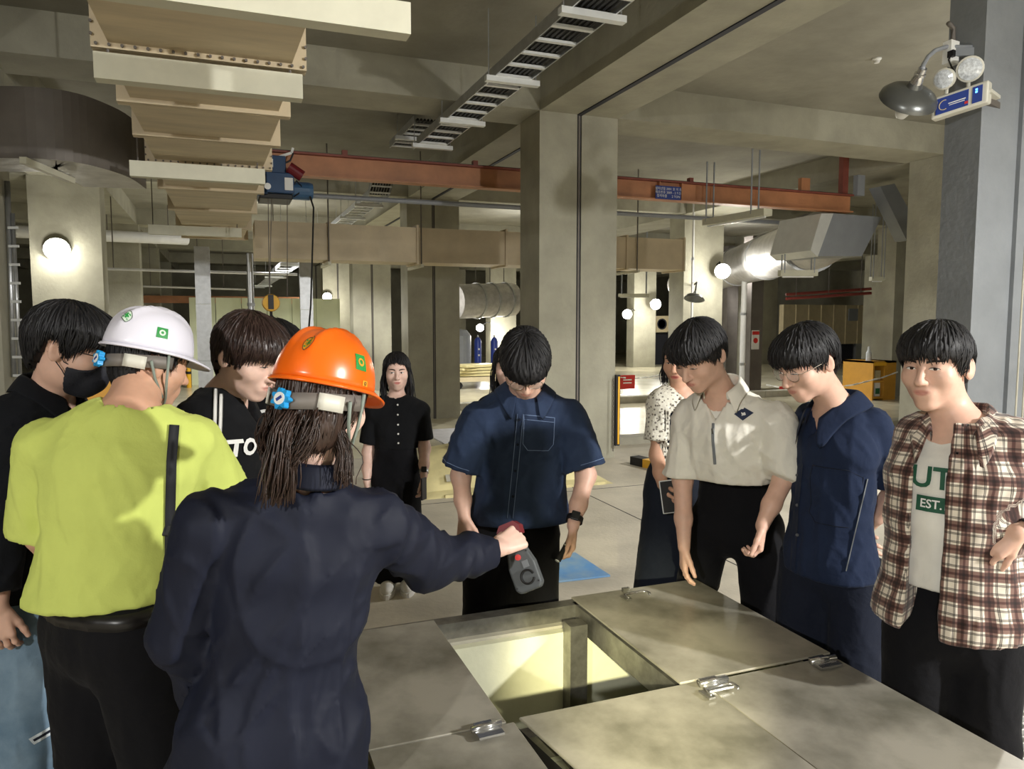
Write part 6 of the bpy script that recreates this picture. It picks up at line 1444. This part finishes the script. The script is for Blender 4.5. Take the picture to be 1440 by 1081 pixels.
for x in (-.034, .034):
    for z in (.018, .108): MB().lathe(mpt(x * (.85 if z > .1 else 1), -.0165, z), -ay, [(0, .0028), (.002, .0028), (.0021, .0005)], 8).build('screw', 'black', bo)
# ---- P2: lime tee, white helmet
J = joints(dict(neck=(184, 582, 1.96), shL=(66, 628, 1.96), shR=(272, 622, 2.02), elL=(58, 750, 2.02), wrL=(100, 830, 2.16), elR=(314, 706, 2.16), wrR=(345, 780, 2.14), pel=(150, 838, 1.99)))
J = default_legs(J, U(150, 880, 2.0), yawdir=cam_dir(150), spread=.10, ank={'L': G(130, 1500) if False else U(118, 1100, 2.0), 'R': U(250, 1100, 2.05)})
p = make_person('person in a lime tee and white safety helmet, seen from behind', J, (U(211, 512, 2.08), 141, 14, 0), headscale=.98, skin='skin_tan', neck_r=.06, hands={'R': dict(d=V(.2, .3, -.8), pn=FW, side=RT * -1), 'L': dict(d=V(.2, .1, -1), pn=RT, side=FW)})
face_details(p, .5); make_hair(p, dict(SHORT, vol=.95, bang=0), seed=91, n=240)
t, pf_ = helmet(p, 'helmet_white', 'white safety helmet worn by the man in lime tee')
sticker(p, t, pf_, 156, .40, marks('badge_pale', 'badge_green')); sticker(p, t, pf_, 100, .26, [(*rect2(-.015, -.015, .015, .015), 'badge_green', .0012, 'green_label'), (*ring2(.004, .0085), 'badge_pale', .0018, 'label_mark')])
make_top(p, 'lime_tee', U(150, 846, 1.95)[2], sleeve=.98, sr=(.076, .086), ease=.018, flare=.02, seed=44, amp=.009, neck=(.064, .012, -.006))
d_ = nrm(ray(242, 690)); strip(p, [U(246, 578, 1.6), U(241, 640, 1.6), U(239, 720, 1.6), U(238, 800, 1.6)], .024, 'strap', 'shoulder_strap', d=d_, n=40)
q = march(p.top_f, (CP + nrm(ray(238, 745)) * 1.5)[None], nrm(ray(238, 745)))[0]; bevel(MB().obox(q - FW * .006, RT, FW, UP, (.016, .006, .014)).build('strap_buckle', 'black', p.root), .004)
make_trousers(p, 'black_trouser', U(150, 838, 1.97)[2], r=(.108, .09, .08), hipw=(.178, .128), amp=.007)
hp = (p.J['hipL'] + p.J['hipR']) / 2; z_ = U(150, 852, 1.97)[2]; ring_on(p.leg_f, hp, z_ - .018, z_ + .018, 'belt', 'belt', p.root); make_shoes(p)
q = U(222, 892, 1.93); bg = empty('hip_bag', q, 'tan leather bag at the hip of the man in lime tee', 'bag')
def fbag(P): return np.maximum(ell(P, q + RT * .03 + FW * .03, np.array([RT, FW, UP]), (.045, .03, .075)), (P - q.astype(f4)) @ UP.astype(f4) - .055)
v_, F_ = nets(fbag, q - .16, q + .16, .006); fast_mesh('pouch', v_, F_, 'leather_tan', bg); MB().tube([q + RT * .03 + FW * .03 + UP * .05, q + RT * .03 + UP * .1 + FW * .03], .008, 6).build('loop', 'strap', bg)
# ---- P1: masked man
J = joints(dict(neck=(68, 556, 2.36), shL=(100, 592, 2.56), shR=(18, 590, 2.26), elL=(110, 720, 2.6), wrL=(125, 830, 2.6), elR=(2, 720, 2.2), wrR=(-2, 852, 2.16), pel=(56, 800, 2.42)))
J = default_legs(J, U(56, 840, 2.42), yawdir=cam_dir(110), spread=.095, ank={'R': U(10, 1200, 2.32), 'L': U(110, 1200, 2.6)})
p = make_person('person in a black shirt with face mask and glasses, in light ripped jeans', J, (U(98, 492, 2.32), 106, 16, 0), headscale=1.11, hands={'R': dict(d=V(0, 0, -1), pn=nrm(FW - RT * .2), side=RT, curl=(.4, .5, .4)), 'L': dict(d=DOWN, pn=FW, side=RT)})
face_details(p, .4); make_hair(p, dict(SHORT, vol=1.06, bang=.022), seed=101); glasses(p, m='black', rx=.026, rz=.018, square=3.2, thick=.0018)
def mask_f(P):
    Q = ((P - p.hc.astype(f4)) @ p.R.T.astype(f4)) / p.hs; d = np.maximum(p.head_world(P) - .006, -(p.head_world(P) - .0005)); X = np.abs(Q[:, 0])
    bulge = ell(Q, (0, .066, -.058), I3, (.05, .050, .052)) * p.hs; d = np.maximum(smin(d, np.maximum(bulge, -(p.head_world(P) - .0005)), .01), -(p.head_world(P) - .0005))
    top = (Q[:, 2] - (-.012 - .55 * np.maximum(X - .02, 0))) * p.hs; bot = ((-.122 + .8 * np.maximum(X - .03, 0)) - Q[:, 2]) * p.hs
    return np.maximum(np.maximum(d, top), np.maximum(bot, (.018 - Q[:, 1]) * p.hs))
v_, F_ = nets(mask_f, p.hc - .18, p.hc + .18, .004); mk = fast_mesh('face_mask', v_, F_, 'mask_black', p.root)
for sx in (-1, 1):
    for z0 in (-.035, -.078): MB().tube(HW(p, np.array([(sx * .060, .030, z0), (sx * .074, .012, (z0 - .02) / 2), (sx * .083, -.018, .012 if z0 > -.05 else -.018)])), .0016, 5).build('ear_loop', 'mask_black', mk)
make_top(p, 'black_cloth', U(56, 872, 2.3)[2], long_cuff=.86, sr=(.076, .072), cr=(.066, .056), ease=.018, flare=.02, seed=55, amp=.010, neck=(.068, .01, 0), vneck=(.07, .5))
collar(p, 'black_cloth', r_in=.07, r_out=.115, open_=.6, front=.05, point=.05, fall=.055)
make_trousers(p, 'denim_light', U(56, 840, 2.3)[2], r=(.108, .092, .086), amp=.009); make_shoes(p)
q0 = [(0, 0), (.06, .005), (.05, .025), (-.05, .022), (-.06, -.005), (-.04, -.02), (.04, -.02)]
d_ = nrm(ray(66, 1030)); hit = march(p.leg_f, (CP + d_ * 1.7)[None], d_)[0]
for k_, (wx, wz, mm_) in enumerate(((.055, .012, 'denim_rip'), (.045, .004, 'navy_trouser'))):
    if 'denim_rip' not in MATS: mat('denim_rip', (206, 214, 218), .9)
    decal(p, grid2(wx, wz * 2, 8, 2)[0], grid2(wx, wz * 2, 8, 2)[1], hit, nrm(RT + UP * .45), nrm(UP - RT * .45), mm_, 'knee_rip', fn=p.leg_f, lift=.003 + .002 * k_, back=.1)
# ---- P4: black sweater with lettering, behind
J = joints(dict(neck=(390, 562, 2.86), shL=(440, 588, 2.92), shR=(356, 590, 2.82), elL=(450, 676, 2.96), wrL=(440, 740, 2.9), elR=(346, 684, 2.86), wrR=(384, 745, 2.8), pel=(392, 745, 2.88)))
J = default_legs(J, U(392, 775, 2.88), yawdir=cam_dir(35), spread=.09)
p = make_person('person in a black lettered sweater, mostly behind the one in striped jersey', J, (U(384, 502, 2.82), 62, 18, 0), headscale=1.08, h=.0045, hands={s: dict(d=DOWN, pn=FW, side=RT) for s in 'LR'})
face_details(p, .4); make_hair(p, BOWL, seed=111, n=220)
make_top(p, 'black_knit', U(390, 775, 2.65)[2], long_cuff=.9, sr=(.074, .068), cr=(.062, .05), ease=.016, seed=66, amp=.006, neck=(.064, .008, .0))
axx = nrm(RT * .95 + FW * .1); 
def txt(s, size, px, py, d, m_, ax, ay, bold=.002, lift=.007, nm='print_letters'):
    v_, f_ = text_mesh(s, size, bold); decal(p, v_, f_, U(px, py, d), ax, ay, m_, nm, lift=lift, back=.12)
ax_ = -p.rt
txt('IGI', .085, 376, 592, 2.66, 'print_white', ax_, p.up); txt('TED', .040, 374, 634, 2.66, 'print_white', ax_, p.up, .001)
decal(p, *grid2(.036, .034, 4, 4), U(372, 616, 2.66), ax_, p.up, 'print_yellow', 'print_patch', back=.12); txt('7', .03, 372, 616, 2.66, 'black', ax_, p.up, .001, .005)
make_trousers(p, 'black_trouser', U(390, 760, 2.7)[2]); make_shoes(p)
# ---- P3: striped jersey
J = joints(dict(neck=(314, 556, 2.46), shL=(334, 590, 2.64), shR=(278, 592, 2.34), elL=(350, 690, 2.68), wrL=(380, 760, 2.62), elR=(268, 690, 2.40), wrR=(300, 770, 2.5), pel=(312, 770, 2.48)))
J = default_legs(J, U(312, 800, 2.48), yawdir=cam_dir(60), spread=.09)
p = make_person('person with bowl haircut in a black V-neck jersey with twin white stripes', J, (U(350, 502, 2.40), 66, 20, 0), headscale=1.09, skin='skin_fair', hands={s: dict(d=DOWN, pn=FW, side=RT) for s in 'LR'})
face_details(p, .35); make_hair(p, BOWL, m='hair_brown', seed=121)
make_top(p, 'black_knit', U(316, 790, 2.3)[2], sleeve=.95, sr=(.076, .082), ease=.018, seed=77, amp=.007, neck=(.066, .008, .0), vneck=(.10, .42))
d_ = nrm(ray(305, 590))
for dx in (0, 9): strip(p, [U(303 + dx, 538 + dx, 2.0), U(302 + dx, 590, 2.0), U(299 + dx, 650, 2.0)], .011, 'print_white', 'sleeve_stripe', d=d_, n=30)
txt('NTO', .07, 352, 632, 2.32, 'print_white', -p.rt, nrm(p.up), .003)
make_trousers(p, 'black_trouser', U(316, 770, 2.36)[2]); make_shoes(p)
# assumed unseen torch, aimed into the pit from beside the camera
sp = bpy.data.lights.new('torch_beam', 'SPOT'); sp.energy = 650; sp.color = (1, .93, .58); sp.spot_size = .40; sp.spot_blend = 1.0; sp.shadow_soft_size = .02
so = bpy.data.objects.new('torch_beam', sp); COL.objects.link(so); o_ = V(.30, .05, 1.50); tgt = G(890, 945, .55); so.location = o_.tolist(); so.rotation_euler = Vector((tgt - o_).tolist()).to_track_quat('-Z', 'Y').to_euler()
